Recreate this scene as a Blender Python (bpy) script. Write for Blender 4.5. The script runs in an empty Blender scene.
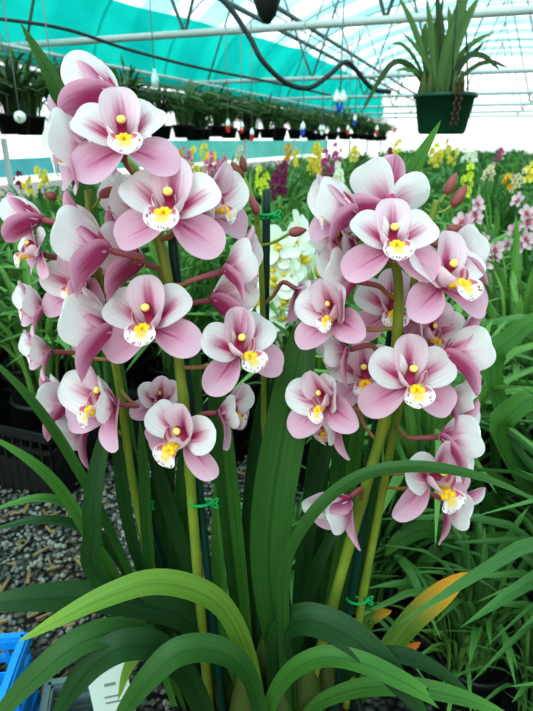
import bpy, math, random
from mathutils import Vector, Matrix
random.seed(7)
C = bpy.context.scene.collection
V = Vector
R = math.radians

# ------------------------------------------------------------------ camera
FPX, W_, H_ = 560.0, 533, 711
PITCH = R(21.0)
CAMZ = 1.10
SP, CP = math.sin(PITCH), math.cos(PITCH)
RIGHT, UP, FWD = V((1, 0, 0)), V((0, SP, CP)), V((0, CP, -SP))
BACK = -FWD
CAM = V((0, 0, CAMZ))


def ray(px, py):
    return RIGHT * ((px - 266.5) / FPX) + UP * ((355.5 - py) / FPX) + FWD


def at(px, py, Y):
    """point seen at (px,py) that stands Y metres ahead of the photographer"""
    r = ray(px, py)
    return CAM + r * (Y / r.y)


def depth_of(py, Y):
    return Y / ray(0, py).y


cam = bpy.data.cameras.new('camera')
cam.sensor_fit = 'VERTICAL'
cam.sensor_height = 24
cam.lens = 24 * FPX / H_
cam.clip_start = 0.02
cam.clip_end = 300
cam.dof.use_dof = True
cam.dof.focus_distance = 0.60
cam.dof.aperture_fstop = 7.0
co = bpy.data.objects.new('camera', cam)
C.objects.link(co)
co.location = CAM
co.rotation_euler = (math.pi / 2 - PITCH, 0, 0)
bpy.context.scene.camera = co

# greenhouse axes (the tunnel runs a little to the photographer's right)
AZ = R(20.4)
AX = V((math.sin(AZ), math.cos(AZ), 0))
LT = V((math.cos(AZ), -math.sin(AZ), 0))


def gh(a, l, z):
    return AX * a + LT * l + V((0, 0, z))


def rgb(r, g, b):
    f = lambda c: (c / 255 / 12.92) if c / 255 <= 0.04045 else ((c / 255 + 0.055) / 1.055) ** 2.4
    return (f(r), f(g), f(b), 1)


# ------------------------------------------------------------------ node helpers
class NT:
    def __init__(self, name):
        self.m = bpy.data.materials.new(name)
        self.m.use_nodes = True
        self.t = self.m.node_tree
        self.t.nodes.clear()
        self.out = self.t.nodes.new('ShaderNodeOutputMaterial')

    def n(self, typ, **kw):
        nd = self.t.nodes.new('ShaderNode' + typ)
        for k, v in kw.items():
            if k in nd.inputs:
                self.set(nd, k, v)
            else:
                setattr(nd, k, v)
        return nd

    def set(self, nd, k, v):
        if isinstance(v, bpy.types.NodeSocket):
            self.t.links.new(v, nd.inputs[k])
        else:
            nd.inputs[k].default_value = v

    def link(self, a, b):
        self.t.links.new(a, b)

    def math(self, op, a, b=None, c=None, clamp=False):
        nd = self.t.nodes.new('ShaderNodeMath')
        nd.operation = op
        nd.use_clamp = clamp
        for i, v in enumerate((a, b, c)):
            if v is None:
                continue
            self.set(nd, i, v)
        return nd.outputs[0]

    def smooth(self, v, a, b, lo=0.0, hi=1.0):
        nd = self.t.nodes.new('ShaderNodeMapRange')
        nd.interpolation_type = 'SMOOTHSTEP'
        self.set(nd, 0, v)
        nd.inputs[1].default_value = a
        nd.inputs[2].default_value = b
        nd.inputs[3].default_value = lo
        nd.inputs[4].default_value = hi
        return nd.outputs[0]

    def mix(self, f, a, b):
        nd = self.t.nodes.new('ShaderNodeMix')
        nd.data_type = 'RGBA'
        self.set(nd, 0, f)
        self.set(nd, 6, a)
        self.set(nd, 7, b)
        return nd.outputs[2]

    def uv(self):
        s = self.n('SeparateXYZ')
        self.link(self.n('UVMap').outputs[0], s.inputs[0])
        return s.outputs[0], s.outputs[1]

    def noise(self, vec=None, scale=5.0, detail=2.0, rough=0.5):
        nd = self.n('TexNoise')
        nd.inputs['Scale'].default_value = scale
        nd.inputs['Detail'].default_value = detail
        nd.inputs['Roughness'].default_value = rough
        if vec is not None:
            self.link(vec, nd.inputs['Vector'])
        return nd.outputs[0]

    def comb(self, x, y, z=0.0):
        nd = self.n('CombineXYZ')
        for i, v in enumerate((x, y, z)):
            self.set(nd, i, v)
        return nd.outputs[0]

    def surf(self, col, rough=0.5, spec=0.3, trans=0.0, tcol=None, bump=None, bstr=0.2, bdist=0.002, sheen=0.0):
        p = self.n('BsdfPrincipled')
        self.set(p, 'Base Color', col)
        self.set(p, 'Roughness', rough)
        self.set(p, 'Specular IOR Level', spec)
        if sheen:
            p.inputs['Sheen Weight'].default_value = sheen
        if bump is not None:
            b = self.n('Bump')
            b.inputs['Strength'].default_value = bstr
            b.inputs['Distance'].default_value = bdist
            self.link(bump, b.inputs['Height'])
            self.link(b.outputs[0], p.inputs['Normal'])
        if trans:
            tr = self.n('BsdfTranslucent')
            self.set(tr, 'Color', col if tcol is None else tcol)
            mx = self.n('MixShader')
            mx.inputs[0].default_value = trans
            self.link(p.outputs[0], mx.inputs[1])
            self.link(tr.outputs[0], mx.inputs[2])
            self.link(mx.outputs[0], self.out.inputs[0])
        else:
            self.link(p.outputs[0], self.out.inputs[0])
        return self.m


def plain(name, col, rough=0.5, spec=0.3, var=0.15, scale=30, trans=0.0, metallic=0.0):
    t = NT(name)
    geo = t.n('TexCoord').outputs['Object']
    nz = t.noise(geo, scale, 3)
    dark = tuple(c * (1 - var) for c in col[:3]) + (1,)
    lite = tuple(min(1, c * (1 + var)) for c in col[:3]) + (1,)
    m = t.surf(t.mix(nz, dark, lite), rough, spec, trans)
    if metallic:
        for nd in t.t.nodes:
            if nd.type == 'BSDF_PRINCIPLED':
                nd.inputs['Metallic'].default_value = metallic
    return m


def tepal_mat(name, white, pink, stripe, back, edge_w, stripe_w, reach, blush, back_w=1.05):
    """uv.x runs base to tip, uv.y across"""
    t = NT(name)
    u, v = t.uv()
    ax = t.math('ABSOLUTE', t.math('MULTIPLY_ADD', v, 2.0, -1.0))          # 0 midrib .. 1 margin
    oi = t.n('ObjectInfo').outputs['Random']
    st = t.comb(t.math('MULTIPLY', u, 1.6), t.math('MULTIPLY', v, 16.0), t.math('MULTIPLY', oi, 30.0))
    nz = t.noise(st, 1.0, 3, 0.6)
    blot = t.noise(t.comb(t.math('MULTIPLY', u, 2.5), t.math('MULTIPLY', v, 2.5), t.math('MULTIPLY', oi, 11.0)), 1.0, 2)
    axn = t.math('ADD', ax, t.math('MULTIPLY_ADD', nz, 0.34, -0.17))
    un = t.math('ADD', u, t.math('MULTIPLY_ADD', nz, 0.34, -0.17))
    # blush: pink wash strongest near base and centre
    wash = t.math('MULTIPLY', t.smooth(axn, edge_w, 0.12), t.smooth(un, 1.0, 0.25))
    wash = t.math('MULTIPLY', t.math('ADD', wash, blush, clamp=True), t.math('MULTIPLY_ADD', blot, 0.6, 0.62), clamp=True)
    col = t.mix(wash, white, pink)
    band = t.math('MULTIPLY', t.smooth(axn, stripe_w, stripe_w * 0.15), t.smooth(un, reach, reach * 0.30))
    base = t.smooth(un, 0.34, 0.02)
    band = t.math('MAXIMUM', band, t.math('MULTIPLY', base, t.smooth(axn, 1.25, 0.35)), clamp=True)
    col = t.mix(t.math('MULTIPLY', band, 0.94), col, stripe)
    # fine veins
    vein = t.math('SINE', t.math('MULTIPLY', v, 60.0))
    vein = t.math('MULTIPLY', t.smooth(vein, 0.55, 1.0), t.math('MULTIPLY', t.smooth(u, 1.0, 0.3), 0.16))
    col = t.mix(vein, col, stripe)
    # outer face of the tepal
    bwash = t.math('MULTIPLY', t.smooth(axn, back_w, back_w * 0.3), t.smooth(un, 1.25, 0.45) if back_w > 1 else t.smooth(un, 0.85, 0.2), clamp=True)
    bcol = t.mix(bwash, (tuple(white[i] * 0.35 + pink[i] * 0.65 for i in range(3)) + (1,)) if back_w > 1 else white, back)
    bcol = t.mix(t.math('MULTIPLY', t.smooth(axn, 0.16, 0.02), 0.55 if back_w > 1 else 0.0), bcol, stripe)
    bcol = t.mix(t.math('MULTIPLY', t.math('MULTIPLY', t.smooth(un, .62, .05), t.smooth(axn, .9, .1)), 0.9), bcol, stripe)
    col = t.mix(t.n('NewGeometry').outputs['Backfacing'], col, bcol)
    return t.surf(col, 0.42, 0.28, 0.34, None, nz, 0.12, 0.001, sheen=0.08)


WHITE = rgb(246, 240, 238)
M = {}
M['petal'] = tepal_mat('petal_white_pink', WHITE, rgb(236, 152, 186), rgb(180, 36, 94), rgb(238, 188, 208), 0.68, 0.40, 0.95, 0.03, 0.75)
M['dorsal'] = tepal_mat('sepal_upper_pink', rgb(246, 226, 234), rgb(234, 156, 188), rgb(180, 40, 100), rgb(186, 72, 120), 0.85, 0.40, 1.05, 0.16)
M['lateral'] = tepal_mat('sepal_dusty_pink', rgb(242, 206, 220), rgb(226, 150, 182), rgb(192, 74, 126), rgb(172, 54, 104), 1.05, 0.14, 0.8, 0.34)


def lip_mat():
    t = NT('lip_spotted')
    u, v = t.uv()
    ax = t.math('ABSOLUTE', t.math('MULTIPLY_ADD', v, 2.0, -1.0))
    oi = t.n('ObjectInfo').outputs['Random']
    vor = t.n('TexVoronoi')
    vor.inputs['Scale'].default_value = 1.0
    t.link(t.comb(t.math('MULTIPLY', u, 13.0), t.math('MULTIPLY', v, 10.0), t.math('MULTIPLY', oi, 9.0)), vor.inputs['Vector'])
    spot = t.smooth(vor.outputs['Distance'], 0.42, 0.28)
    # spots ring the front lobe margin
    mid = t.math('MULTIPLY', t.smooth(u, 0.60, 0.68), t.smooth(u, 1.0, 0.94))
    ring = t.math('MAXIMUM', t.smooth(ax, 0.55, 0.70), t.smooth(u, 0.86, 0.90))
    ring = t.math('MULTIPLY', ring, t.smooth(ax, 0.97, 0.86))
    spot = t.math('MULTIPLY', spot, t.math('MULTIPLY', mid, ring))
    # yellow throat
    yel = t.math('MULTIPLY', t.smooth(ax, 0.55, 0.2), t.math('MULTIPLY', t.smooth(u, 0.2, 0.4), t.smooth(u, 0.90, 0.76)))
    # magenta bars on the side lobes
    side = t.math('MULTIPLY', t.smooth(u, 0.74, 0.62), t.smooth(ax, 0.30, 0.5))
    side = t.math('MULTIPLY', side, t.smooth(ax, 1.0, 0.88))
    bars = t.smooth(t.math('SINE', t.math('MULTIPLY', u, 34.0)), -0.5, 0.5)
    col = t.mix(t.math('MULTIPLY', side, t.math('MULTIPLY_ADD', bars, 0.5, 0.4)), rgb(250, 238, 236), rgb(206, 70, 120))
    col = t.mix(t.math('MULTIPLY', yel, 0.85), col, rgb(250, 205, 70))
    col = t.mix(t.math('MULTIPLY', spot, 0.85), col, rgb(138, 16, 58))
    bcol = rgb(244, 214, 222)
    col = t.mix(t.n('NewGeometry').outputs['Backfacing'], col, bcol)
    return t.surf(col, 0.4, 0.3, 0.25)


M['lip'] = lip_mat()
M['callus'] = plain('callus_yellow', rgb(250, 196, 48), 0.45, 0.3, 0.12, 200)
M['cap'] = plain('anther_cap_cream', rgb(250, 222, 120), 0.4, 0.3, 0.08, 200)


def column_mat():
    t = NT('column_pink')
    u, v = t.uv()
    col = t.mix(t.smooth(u, 0.2, 1.0), rgb(206, 74, 126), rgb(150, 26, 70))
    return t.surf(col, 0.38, 0.35, 0.12)


M['column'] = column_mat()
M['bud'] = plain('bud_rose_brown', rgb(152, 82, 80), 0.45, 0.3, 0.25, 60)
M['bud_brown'] = plain('bud_brown', rgb(122, 66, 52), 0.45, 0.3, 0.25, 60)


def pedicel_mat():
    t = NT('flower_stalk_brown')
    u, v = t.uv()
    col = t.mix(t.smooth(u, 0.1, 1.0), rgb(150, 112, 66), rgb(150, 74, 84))
    return t.surf(col, 0.5, 0.3)


M['pedicel'] = pedicel_mat()


def stem_mat():
    t = NT('spike_green')
    o = t.n('TexCoord').outputs['Object']
    nz = t.noise(o, 18, 3)
    col = t.mix(nz, rgb(88, 116, 34), rgb(150, 158, 62))
    return t.surf(col, 0.4, 0.4)


M['stem'] = stem_mat()


def leaf_mat(name, base, tip, mid, rough=0.46, spec=0.28, trans=0.22, tipstart=0.75):
    t = NT(name)
    u, v = t.uv()
    ax = t.math('ABSOLUTE', t.math('MULTIPLY_ADD', v, 2.0, -1.0))
    oi = t.n('ObjectInfo').outputs['Random']
    nz = t.noise(t.comb(t.math('MULTIPLY', u, 3.0), t.math('MULTIPLY', v, 14.0), t.math('MULTIPLY', oi, 40.0)), 1.0, 3)
    col = t.mix(t.math('MULTIPLY', nz, 0.9), tuple(c * 0.62 for c in base[:3]) + (1,), tuple(min(1, c * 1.25) for c in base[:3]) + (1,))
    col = t.mix(t.smooth(u, tipstart, 1.0), col, tip)
    col = t.mix(t.math('MULTIPLY', t.smooth(ax, 0.14, 0.02), 0.6), col, mid)
    vein = t.math('MULTIPLY', t.smooth(t.math('SINE', t.math('MULTIPLY', v, 80.0)), 0.2, 1.0), 0.12)
    col = t.mix(vein, col, mid)
    return t.surf(col, rough, spec, trans, None, nz, 0.1, 0.001)


LM = [leaf_mat('leaf_dark', rgb(44, 80, 38), rgb(46, 84, 40), rgb(28, 56, 28)),
      leaf_mat('leaf_mid', rgb(60, 102, 44), rgb(70, 110, 46), rgb(40, 76, 32)),
      leaf_mat('leaf_bright', rgb(116, 150, 58), rgb(134, 164, 66), rgb(82, 114, 42), 0.46),
      leaf_mat('leaf_fresh', rgb(76, 124, 52), rgb(88, 136, 56), rgb(48, 90, 38)),
      leaf_mat('leaf_yellowing', rgb(92, 128, 48), rgb(232, 160, 44), rgb(120, 136, 50), 0.45, 0.3, 0.2, 0.5),
      leaf_mat('leaf_orange', rgb(222, 150, 50), rgb(206, 120, 30), rgb(190, 140, 50), 0.5, 0.3, 0.2, 0.2)]
BGL = [leaf_mat('nursery_leaf_%d' % i, c, tuple(min(1, k * 1.15) for k in c[:3]) + (1,), tuple(k * 0.6 for k in c[:3]) + (1,), 0.42, 0.4, 0.25)
       for i, c in enumerate((rgb(98, 146, 76), rgb(78, 124, 62), rgb(122, 166, 84)))]
M['basket_leaf'] = leaf_mat('basket_leaf', rgb(96, 128, 72), rgb(112, 138, 80), rgb(70, 100, 56))
M['dark_leaf'] = leaf_mat('dark_leaf', rgb(62, 84, 44), rgb(66, 88, 46), rgb(40, 56, 30))
M['bulb'] = plain('pseudobulb_straw', rgb(72, 84, 38), 0.55, 0.3, 0.25, 60)
M['black_plastic'] = plain('black_plastic', rgb(30, 31, 30), 0.45, 0.35, 0.2, 40)
M['green_plastic'] = plain('dark_green_plastic', rgb(22, 66, 50), 0.4, 0.4, 0.12, 40)
M['stake'] = plain('stake_green_steel', rgb(18, 58, 48), 0.4, 0.4, 0.15, 60)
M['tie'] = plain('tie_green', rgb(20, 150, 80), 0.45, 0.3, 0.12, 100)
M['bark'] = plain('potting_bark', rgb(74, 58, 44), 0.9, 0.1, 0.5, 90)
M['galv'] = plain('galvanised_pipe', rgb(196, 200, 198), 0.4, 0.4, 0.08, 8)
M['galv_dark'] = plain('grey_steel', rgb(110, 122, 122), 0.45, 0.4, 0.1, 8)
M['wire'] = plain('thin_wire', rgb(120, 130, 126), 0.5, 0.3, 0.1, 8)
M['hose'] = plain('black_hose', rgb(42, 48, 50), 0.4, 0.4, 0.1, 20)
M['white_plastic'] = plain('white_plastic', rgb(240, 240, 236), 0.4, 0.4, 0.04, 20)
M['red_ribbon'] = plain('red_ribbon', rgb(214, 44, 36), 0.5, 0.3, 0.1, 20)
M['blue_ribbon'] = plain('blue_ribbon', rgb(28, 88, 196), 0.5, 0.3, 0.1, 20)
M['blue_crate'] = plain('blue_crate', rgb(30, 140, 214), 0.45, 0.3, 0.1, 20)
M['paper'] = plain('paper_label', rgb(190, 198, 188), 0.6, 0.2, 0.05, 20)
M['terra'] = plain('terracotta', rgb(186, 120, 84), 0.7, 0.2, 0.15, 30)
M['ink'] = plain('ink', rgb(120, 124, 124), 0.6, 0.2, 0.05, 20)
M['yellow_tag'] = plain('yellow_tag', rgb(250, 205, 20), 0.5, 0.3, 0.05, 20)


# ------------------------------------------------------------------ object helpers
def mesh(name, vs, fs, mat, uvs=None, smooth=True):
    me = bpy.data.meshes.new(name)
    me.from_pydata([tuple(v) for v in vs], [], fs)
    if uvs is not None:
        ul = me.uv_layers.new(name='UVMap')
        for lp in me.loops:
            ul.data[lp.index].uv = uvs[lp.vertex_index]
    if smooth:
        me.polygons.foreach_set('use_smooth', [True] * len(me.polygons))
    if mat is not None:
        me.materials.append(mat)
    me.update()
    return me


def link(name, me, parent=None, mat4=None):
    o = bpy.data.objects.new(name, me)
    C.objects.link(o)
    if parent is not None:
        o.parent = parent
    if mat4 is not None:
        o.matrix_basis = mat4
    return o


def tag(o, label, cat, group=None, kind=None):
    o['label'] = label
    o['category'] = cat
    if group:
        o['group'] = group
    if kind:
        o['kind'] = kind
    return o


def empty(name, loc, label, cat, group=None):
    o = bpy.data.objects.new(name, None)
    o.empty_display_size = 0.05
    C.objects.link(o)
    o.location = loc
    return tag(o, label, cat, group)


class Geo:
    def __init__(self):
        self.v, self.f, self.uv = [], [], []

    def grid(self, rows, uvrows=None, closed=False):
        b = len(self.v)
        nr, nc = len(rows), len(rows[0])
        for i, r in enumerate(rows):
            for j, p in enumerate(r):
                self.v.append(V(p))
                if uvrows:
                    self.uv.append(uvrows[i][j])
                else:
                    self.uv.append((i / max(1, nr - 1), j / max(1, nc - 1)))
        for i in range(nr - 1):
            for j in range(nc if closed else nc - 1):
                k = (j + 1) % nc
                self.f.append((b + i * nc + j, b + i * nc + k, b + (i + 1) * nc + k, b + (i + 1) * nc + j))
        return b

    def tube(self, pts, rad, n=8, cap=True):
        pts = [V(p) for p in pts]
        if not hasattr(rad, '__len__'):
            rad = [rad] * len(pts)
        rows = []
        ref = None
        for i, p in enumerate(pts):
            a = pts[max(0, i - 1)]
            c = pts[min(len(pts) - 1, i + 1)]
            t = (c - a)
            t = t.normalized() if t.length > 1e-9 else V((0, 0, 1))
            if ref is None:
                ref = t.orthogonal().normalized()
            x = (ref - t * ref.dot(t))
            x = x.normalized() if x.length > 1e-6 else t.orthogonal().normalized()
            ref = x
            y = t.cross(x)
            rows.append([p + (x * math.cos(2 * math.pi * j / n) + y * math.sin(2 * math.pi * j / n)) * rad[i] for j in range(n)])
        b = self.grid(rows, closed=True)
        if cap:
            self.f.append(tuple(b + j for j in reversed(range(n))))
            e = b + (len(rows) - 1) * n
            self.f.append(tuple(e + j for j in range(n)))

    def lathe(self, prof, n=24, c=(0, 0, 0)):
        c = V(c)
        rows = [[c + V((r * math.cos(2 * math.pi * j / n), r * math.sin(2 * math.pi * j / n), z)) for j in range(n)] for r, z in prof]
        self.grid(rows, closed=True)

    def ball(self, c, rx, ry=None, rz=None, n=10, m=7, rot=None):
        ry = ry or rx
        rz = rz or rx
        c = V(c)
        rows = []
        for i in range(m + 1):
            th = math.pi * i / m
            row = []
            for j in range(n):
                ph = 2 * math.pi * j / n
                p = V((rx * math.sin(th) * math.cos(ph), ry * math.sin(th) * math.sin(ph), rz * math.cos(th)))
                if rot is not None:
                    p = rot @ p
                row.append(c + p)
            rows.append(row)
        self.grid(rows, closed=True)

    def box(self, lo, hi, mat4=None):
        b = len(self.v)
        for z in (lo[2], hi[2]):
            for x, y in ((lo[0], lo[1]), (hi[0], lo[1]), (hi[0], hi[1]), (lo[0], hi[1])):
                p = V((x, y, z))
                self.v.append(mat4 @ p if mat4 is not None else p)
                self.uv.append((0, 0))
        for q in ((0, 3, 2, 1), (4, 5, 6, 7), (0, 1, 5, 4), (1, 2, 6, 5), (2, 3, 7, 6), (3, 0, 4, 7)):
            self.f.append(tuple(b + k for k in q))

    def mesh(self, name, mat, smooth=True, shift=None):
        vs = self.v if shift is None else [p - shift for p in self.v]
        return mesh(name, vs, self.f, mat, self.uv, smooth)


def spline(pts, n):
    """Catmull-Rom through pts, n samples"""
    pts = [V(p) for p in pts]
    if len(pts) == 2:
        return [pts[0].lerp(pts[1], i / (n - 1)) for i in range(n)]
    P = [pts[0] * 2 - pts[1]] + pts + [pts[-1] * 2 - pts[-2]]
    out = []
    m = len(pts) - 1
    for i in range(n):
        x = i / (n - 1) * m
        k = min(m - 1, int(x))
        t = x - k
        a, b, c, d = P[k], P[k + 1], P[k + 2], P[k + 3]
        out.append(0.5 * ((2 * b) + (c - a) * t + (2 * a - 5 * b + 4 * c - d) * t * t + (3 * b - a - 3 * c + d) * t ** 3))
    return out


# ------------------------------------------------------------------ flower
def tepal(L, Wd, ang, e0, e1, cup, z0=0.0, ns=18, nt=11, wav=0.0, seed=0, tip=0.5, twist=0.0, bw=0.85):
    rd = V((math.cos(R(ang)), math.sin(R(ang)), 0))
    sd = V((-math.sin(R(ang)), math.cos(R(ang)), 0))
    z = V((0, 0, 1))
    rows, uvs = [], []
    p = rd * 0.03 + z * z0
    rng = random.Random(seed)
    ph = rng.uniform(0, 6)
    nrm = max(((1 - s / 100) ** tip) * ((s / 100 + 0.05) ** bw) for s in range(101))
    for i in range(ns + 1):
        s = i / ns
        s = 1 - (1 - s) ** 1.5                       # tighter rings at the tip
        e = R(e0 + (e1 - e0) * s)
        if i > 0:
            ds = (s - ps) * L
            p = p + (rd * math.cos(e) + z * math.sin(e)) * ds
        ps = s
        nv = -rd * math.sin(e) + z * math.cos(e)
        w = Wd * ((max(1 - s, 0.0) ** tip) * ((s + 0.05) ** bw)) / nrm
        tw = R(twist) * s
        sdir = sd * math.cos(tw) + nv * math.sin(tw)
        row, ur = [], []
        for j in range(nt):
            t = -1 + 2 * j / (nt - 1)
            wv = wav * math.sin(ph + s * 7 + t * 2.0) * abs(t) * w
            row.append(p + sdir * (t * w) + nv * (cup * t * t * w + wv - 0.03 * math.exp(-(t * 5) ** 2) * (1 - s)))
            ur.append((s, (t + 1) / 2))
        rows.append(row)
        uvs.append(ur)
    g = Geo()
    g.grid(rows, uvs)
    # face normals toward +z side
    g.f = [tuple(reversed(f)) for f in g.f]
    return g


def check_front(g):
    """make the inner (upper, +z) face the front face"""
    tot = 0
    for f in g.f:
        a, b, c = (g.v[f[0]], g.v[f[1]], g.v[f[2]])
        tot += (b - a).cross(c - a).z
    if tot < 0:
        g.f = [tuple(reversed(f)) for f in g.f]
    return g


def lip_geo(k=1.0):
    rows, uvs = [], []
    p = V((0, -0.05, 0.03))
    ns, nt = 26, 17
    ps = 0
    for i in range(ns + 1):
        s = i / ns
        dirang = -14 - 14 * s if s < 0.5 else -21 - (s - 0.5) * 2 * 105 * k   # then reflexing down
        d = V((0, math.sin(R(dirang)), math.cos(R(dirang))))
        if i:
            p = p + d * (s - ps) * 0.86
        ps = s
        up = V((0, d.z, -d.y))
        if s < 0.56:
            q = s / 0.56
            a = 0.10 + 0.42 * math.sin(math.pi * min(1, q * 0.92 + 0.04)) ** 0.8
            th = R(80 + 25 * math.sin(math.pi * q))
        else:
            q = (s - 0.56) / 0.44
            a = (0.19 + 0.14 * math.sin(math.pi * min(q * 0.8 + .1, 1))) * max(0.0, 1 - q ** 3.2) ** 0.5
            th = R(80 - 62 * min(1, q * 2.2))
        # blend side lobe / front lobe
        row, ur = [], []
        r = a / th
        for j in range(nt):
            t = -1 + 2 * j / (nt - 1)
            ang = t * th
            fr = 0.02 * math.sin(t * 9 + s * 16) * (1 if s > 0.6 else 0.4) * abs(t)
            row.append(p + V((1, 0, 0)) * (r * math.sin(ang)) + up * (r * (1 - math.cos(ang)) + fr))
            ur.append((s, (t + 1) / 2))
        rows.append(row)
        uvs.append(ur)
    g = Geo()
    g.grid(rows, uvs)
    tot = 0
    for f in g.f:
        a, b, c = (g.v[f[0]], g.v[f[1]], g.v[f[2]])
        tot += (b - a).cross(c - a).y
    if tot < 0:
        g.f = [tuple(reversed(f)) for f in g.f]
    return g


FK = {}


def flower_kind(key, d, p, l, wd=1.0, la=-27, lw=0.37, pa=35, bw=0.85):
    """d,p,l = (e0,e1) of dorsal sepal, petals and lateral sepals"""
    r = random.Random(key)
    out = []
    for nm, mt, (L, Wd, ang, e, cup, z0, tip, tw) in (
            ('sepal', 'dorsal', (1.02, 0.37 * wd, 90, d, 0.36, -0.02, 0.47, 0)),
            ('petal', 'petal', (0.97, 0.42 * wd, pa, p, 0.30, 0.02, 0.42, -8)),
            ('petal', 'petal', (0.97, 0.42 * wd, 180 - pa, p, 0.30, 0.02, 0.42, 8)),
            ('sepal', 'lateral', (1.08, lw * wd, la, l, 0.26, -0.03, 0.50, 12)),
            ('sepal', 'lateral', (1.08, lw * wd, 180 - la, l, 0.26, -0.03, 0.50, -12))):
        g = check_front(tepal(L, Wd, ang + r.uniform(-5, 5), e[0] + r.uniform(-4, 4), e[1] + r.uniform(-8, 8), cup, z0, wav=0.07, seed=r.random(), tip=tip, twist=tw + r.uniform(-6, 6), bw=bw))
        out.append((nm, g.mesh(nm + '_' + key, M[mt])))
    out.append(('lip', lip_geo(r.uniform(0.85, 1.15)).mesh('lip_' + key, M['lip'])))
    g = Geo()
    for sx in (-1, 1):
        g.tube([(sx * 0.035, -0.12, 0.18), (sx * 0.05, -0.12, 0.30), (sx * 0.07, -0.15, 0.42), (sx * 0.08, -0.23, 0.52)], [0.03, 0.06, 0.08, 0.05], 8)
        g.ball((sx * 0.10, -0.20, 0.50), 0.085, 0.085, 0.07)
        g.ball((sx * 0.035, -0.12, 0.48), 0.05, 0.06, 0.05)
    out.append(('callus', g.mesh('callus_' + key, M['callus'])))
    g = Geo()
    pts = spline([(0, 0.0, 0.0), (0, 0.11, 0.12), (0, 0.21, 0.25), (0, 0.26, 0.40)], 12)
    g.tube(pts, [0.105 - 0.015 * math.sin(i / 11 * 3.1) for i in range(12)], 12)
    out.append(('column', g.mesh('column_' + key, M['column'])))
    g = Geo()
    g.ball((0, 0.255, 0.435), 0.088, 0.08, 0.07, 12, 8)
    out.append(('anther_cap', g.mesh('cap_' + key, M['cap'])))
    FK[key] = out


flower_kind('open', (42, 12), (34, 0), (14, -14))
flower_kind('wide', (30, 20), (26, -4), (6, -18))
flower_kind('cup', (54, 48), (48, 46), (34, 8), 0.98, -34, .38, 26, 0.52)
flower_kind('bell', (60, 66), (54, 64), (44, 20), 0.98, -36, .38, 24, 0.5)
flower_kind('shut', (82, 88), (82, 84), (78, 74), 0.85)


def face_matrix(loc, yaw, pitch, roll):
    z = (RIGHT * math.sin(R(yaw)) * math.cos(R(pitch)) + BACK * math.cos(R(yaw)) * math.cos(R(pitch)) + UP * math.sin(R(pitch))).normalized()
    x = UP.cross(z)
    x = x.normalized()
    y = z.cross(x)
    m = Matrix((x, y, z)).transposed().to_4x4() @ Matrix.Rotation(R(roll), 4, 'Z')
    m.translation = loc
    return m


# ------------------------------------------------------------------ leaves
def leaf_geo(pts, width, n=26, fold=0.18, facing=None, base=0.45, tip='point', twist=0.0, peak=0.55):
    """strap leaf along 3-D pts; width in metres (full)"""
    g = Geo()
    P = spline(pts, n)
    facing = facing or (BACK * 0.8 + V((0, 0, 1)) * 0.6)
    rows, uvs = [], []
    for i, p in enumerate(P):
        s = i / (n - 1)
        t = (P[min(n - 1, i + 1)] - P[max(0, i - 1)]).normalized()
        w = facing.cross(t)
        w = w.normalized() if w.length > 1e-5 else V((1, 0, 0))
        nn = t.cross(w).normalized()
        if twist:
            a = R(twist) * s
            w, nn = w * math.cos(a) + nn * math.sin(a), nn * math.cos(a) - w * math.sin(a)
        if s < peak:
            k = base + (1 - base) * math.sin(s / peak * math.pi / 2)
        else:
            q = (s - peak) / (1 - peak)
            k = (1 - q ** 2.2) ** 0.8 if tip == 'point' else (1 - 0.45 * q ** 3)
        h = width * 0.5 * max(k, 0.01)
        row, ur = [], []
        for j, u in enumerate((-1, -0.5, 0, 0.5, 1)):
            row.append(p + w * (u * h) + nn * ((abs(u) ** 1.3 - 0.5) * h * fold * 2))
            ur.append((s, (u + 1) / 2))
        rows.append(row)
        uvs.append(ur)
    if tip == 'cut':
        e = rows[-1]
        t = (P[-1] - P[-2]).normalized()
        for j, k in enumerate((0.9, 0.45, 0.0, -0.5, -0.9)):
            e[j] = e[j] + t * (k * width * 0.5)
    g.grid(rows, uvs)
    return g


def px_w(px, py, Y):
    return px * depth_of(py, Y) / FPX


# ================================================================== MAIN PLANT
BASE = at(268, 735, 0.60)
POT_Z = 0.285
root = empty('potted_orchid', V((BASE.x, BASE.y, 0)), 'large pink and white orchid in full bloom, four arching flower spikes tied to stakes', 'orchid')
ROOT = V((BASE.x, BASE.y, 0))


def rpart(name, g, mat, label=None):
    o = link(name, g.mesh(name, mat, True, ROOT), root)
    if label:
        o['label'] = label
    return o


g = Geo()
g.lathe([(0.0, 0.0), (0.105, 0.0), (0.112, 0.01), (0.136, POT_Z - 0.03), (0.146, POT_Z - 0.03), (0.148, POT_Z), (0.136, POT_Z), (0.132, POT_Z - 0.03), (0.0, POT_Z - 0.03)], 40, ROOT)
rpart('pot', g, M['black_plastic'], 'black plastic nursery pot')
g = Geo()
g.lathe([(0.131, POT_Z - 0.025), (0.09, POT_Z - 0.012), (0.04, POT_Z - 0.005), (0.0, POT_Z - 0.004)], 30, ROOT)
rg = random.Random(2)
for k in range(90):
    a, r = rg.uniform(0, 6.28), 0.125 * math.sqrt(rg.random())
    g.ball(ROOT + V((r * math.cos(a), r * math.sin(a), POT_Z - 0.008)), 0.011, 0.007, 0.005, 5, 3, Matrix.Rotation(rg.uniform(0, 6), 3, 'Z'))
rpart('potting_bark', g, M['bark'])
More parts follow.
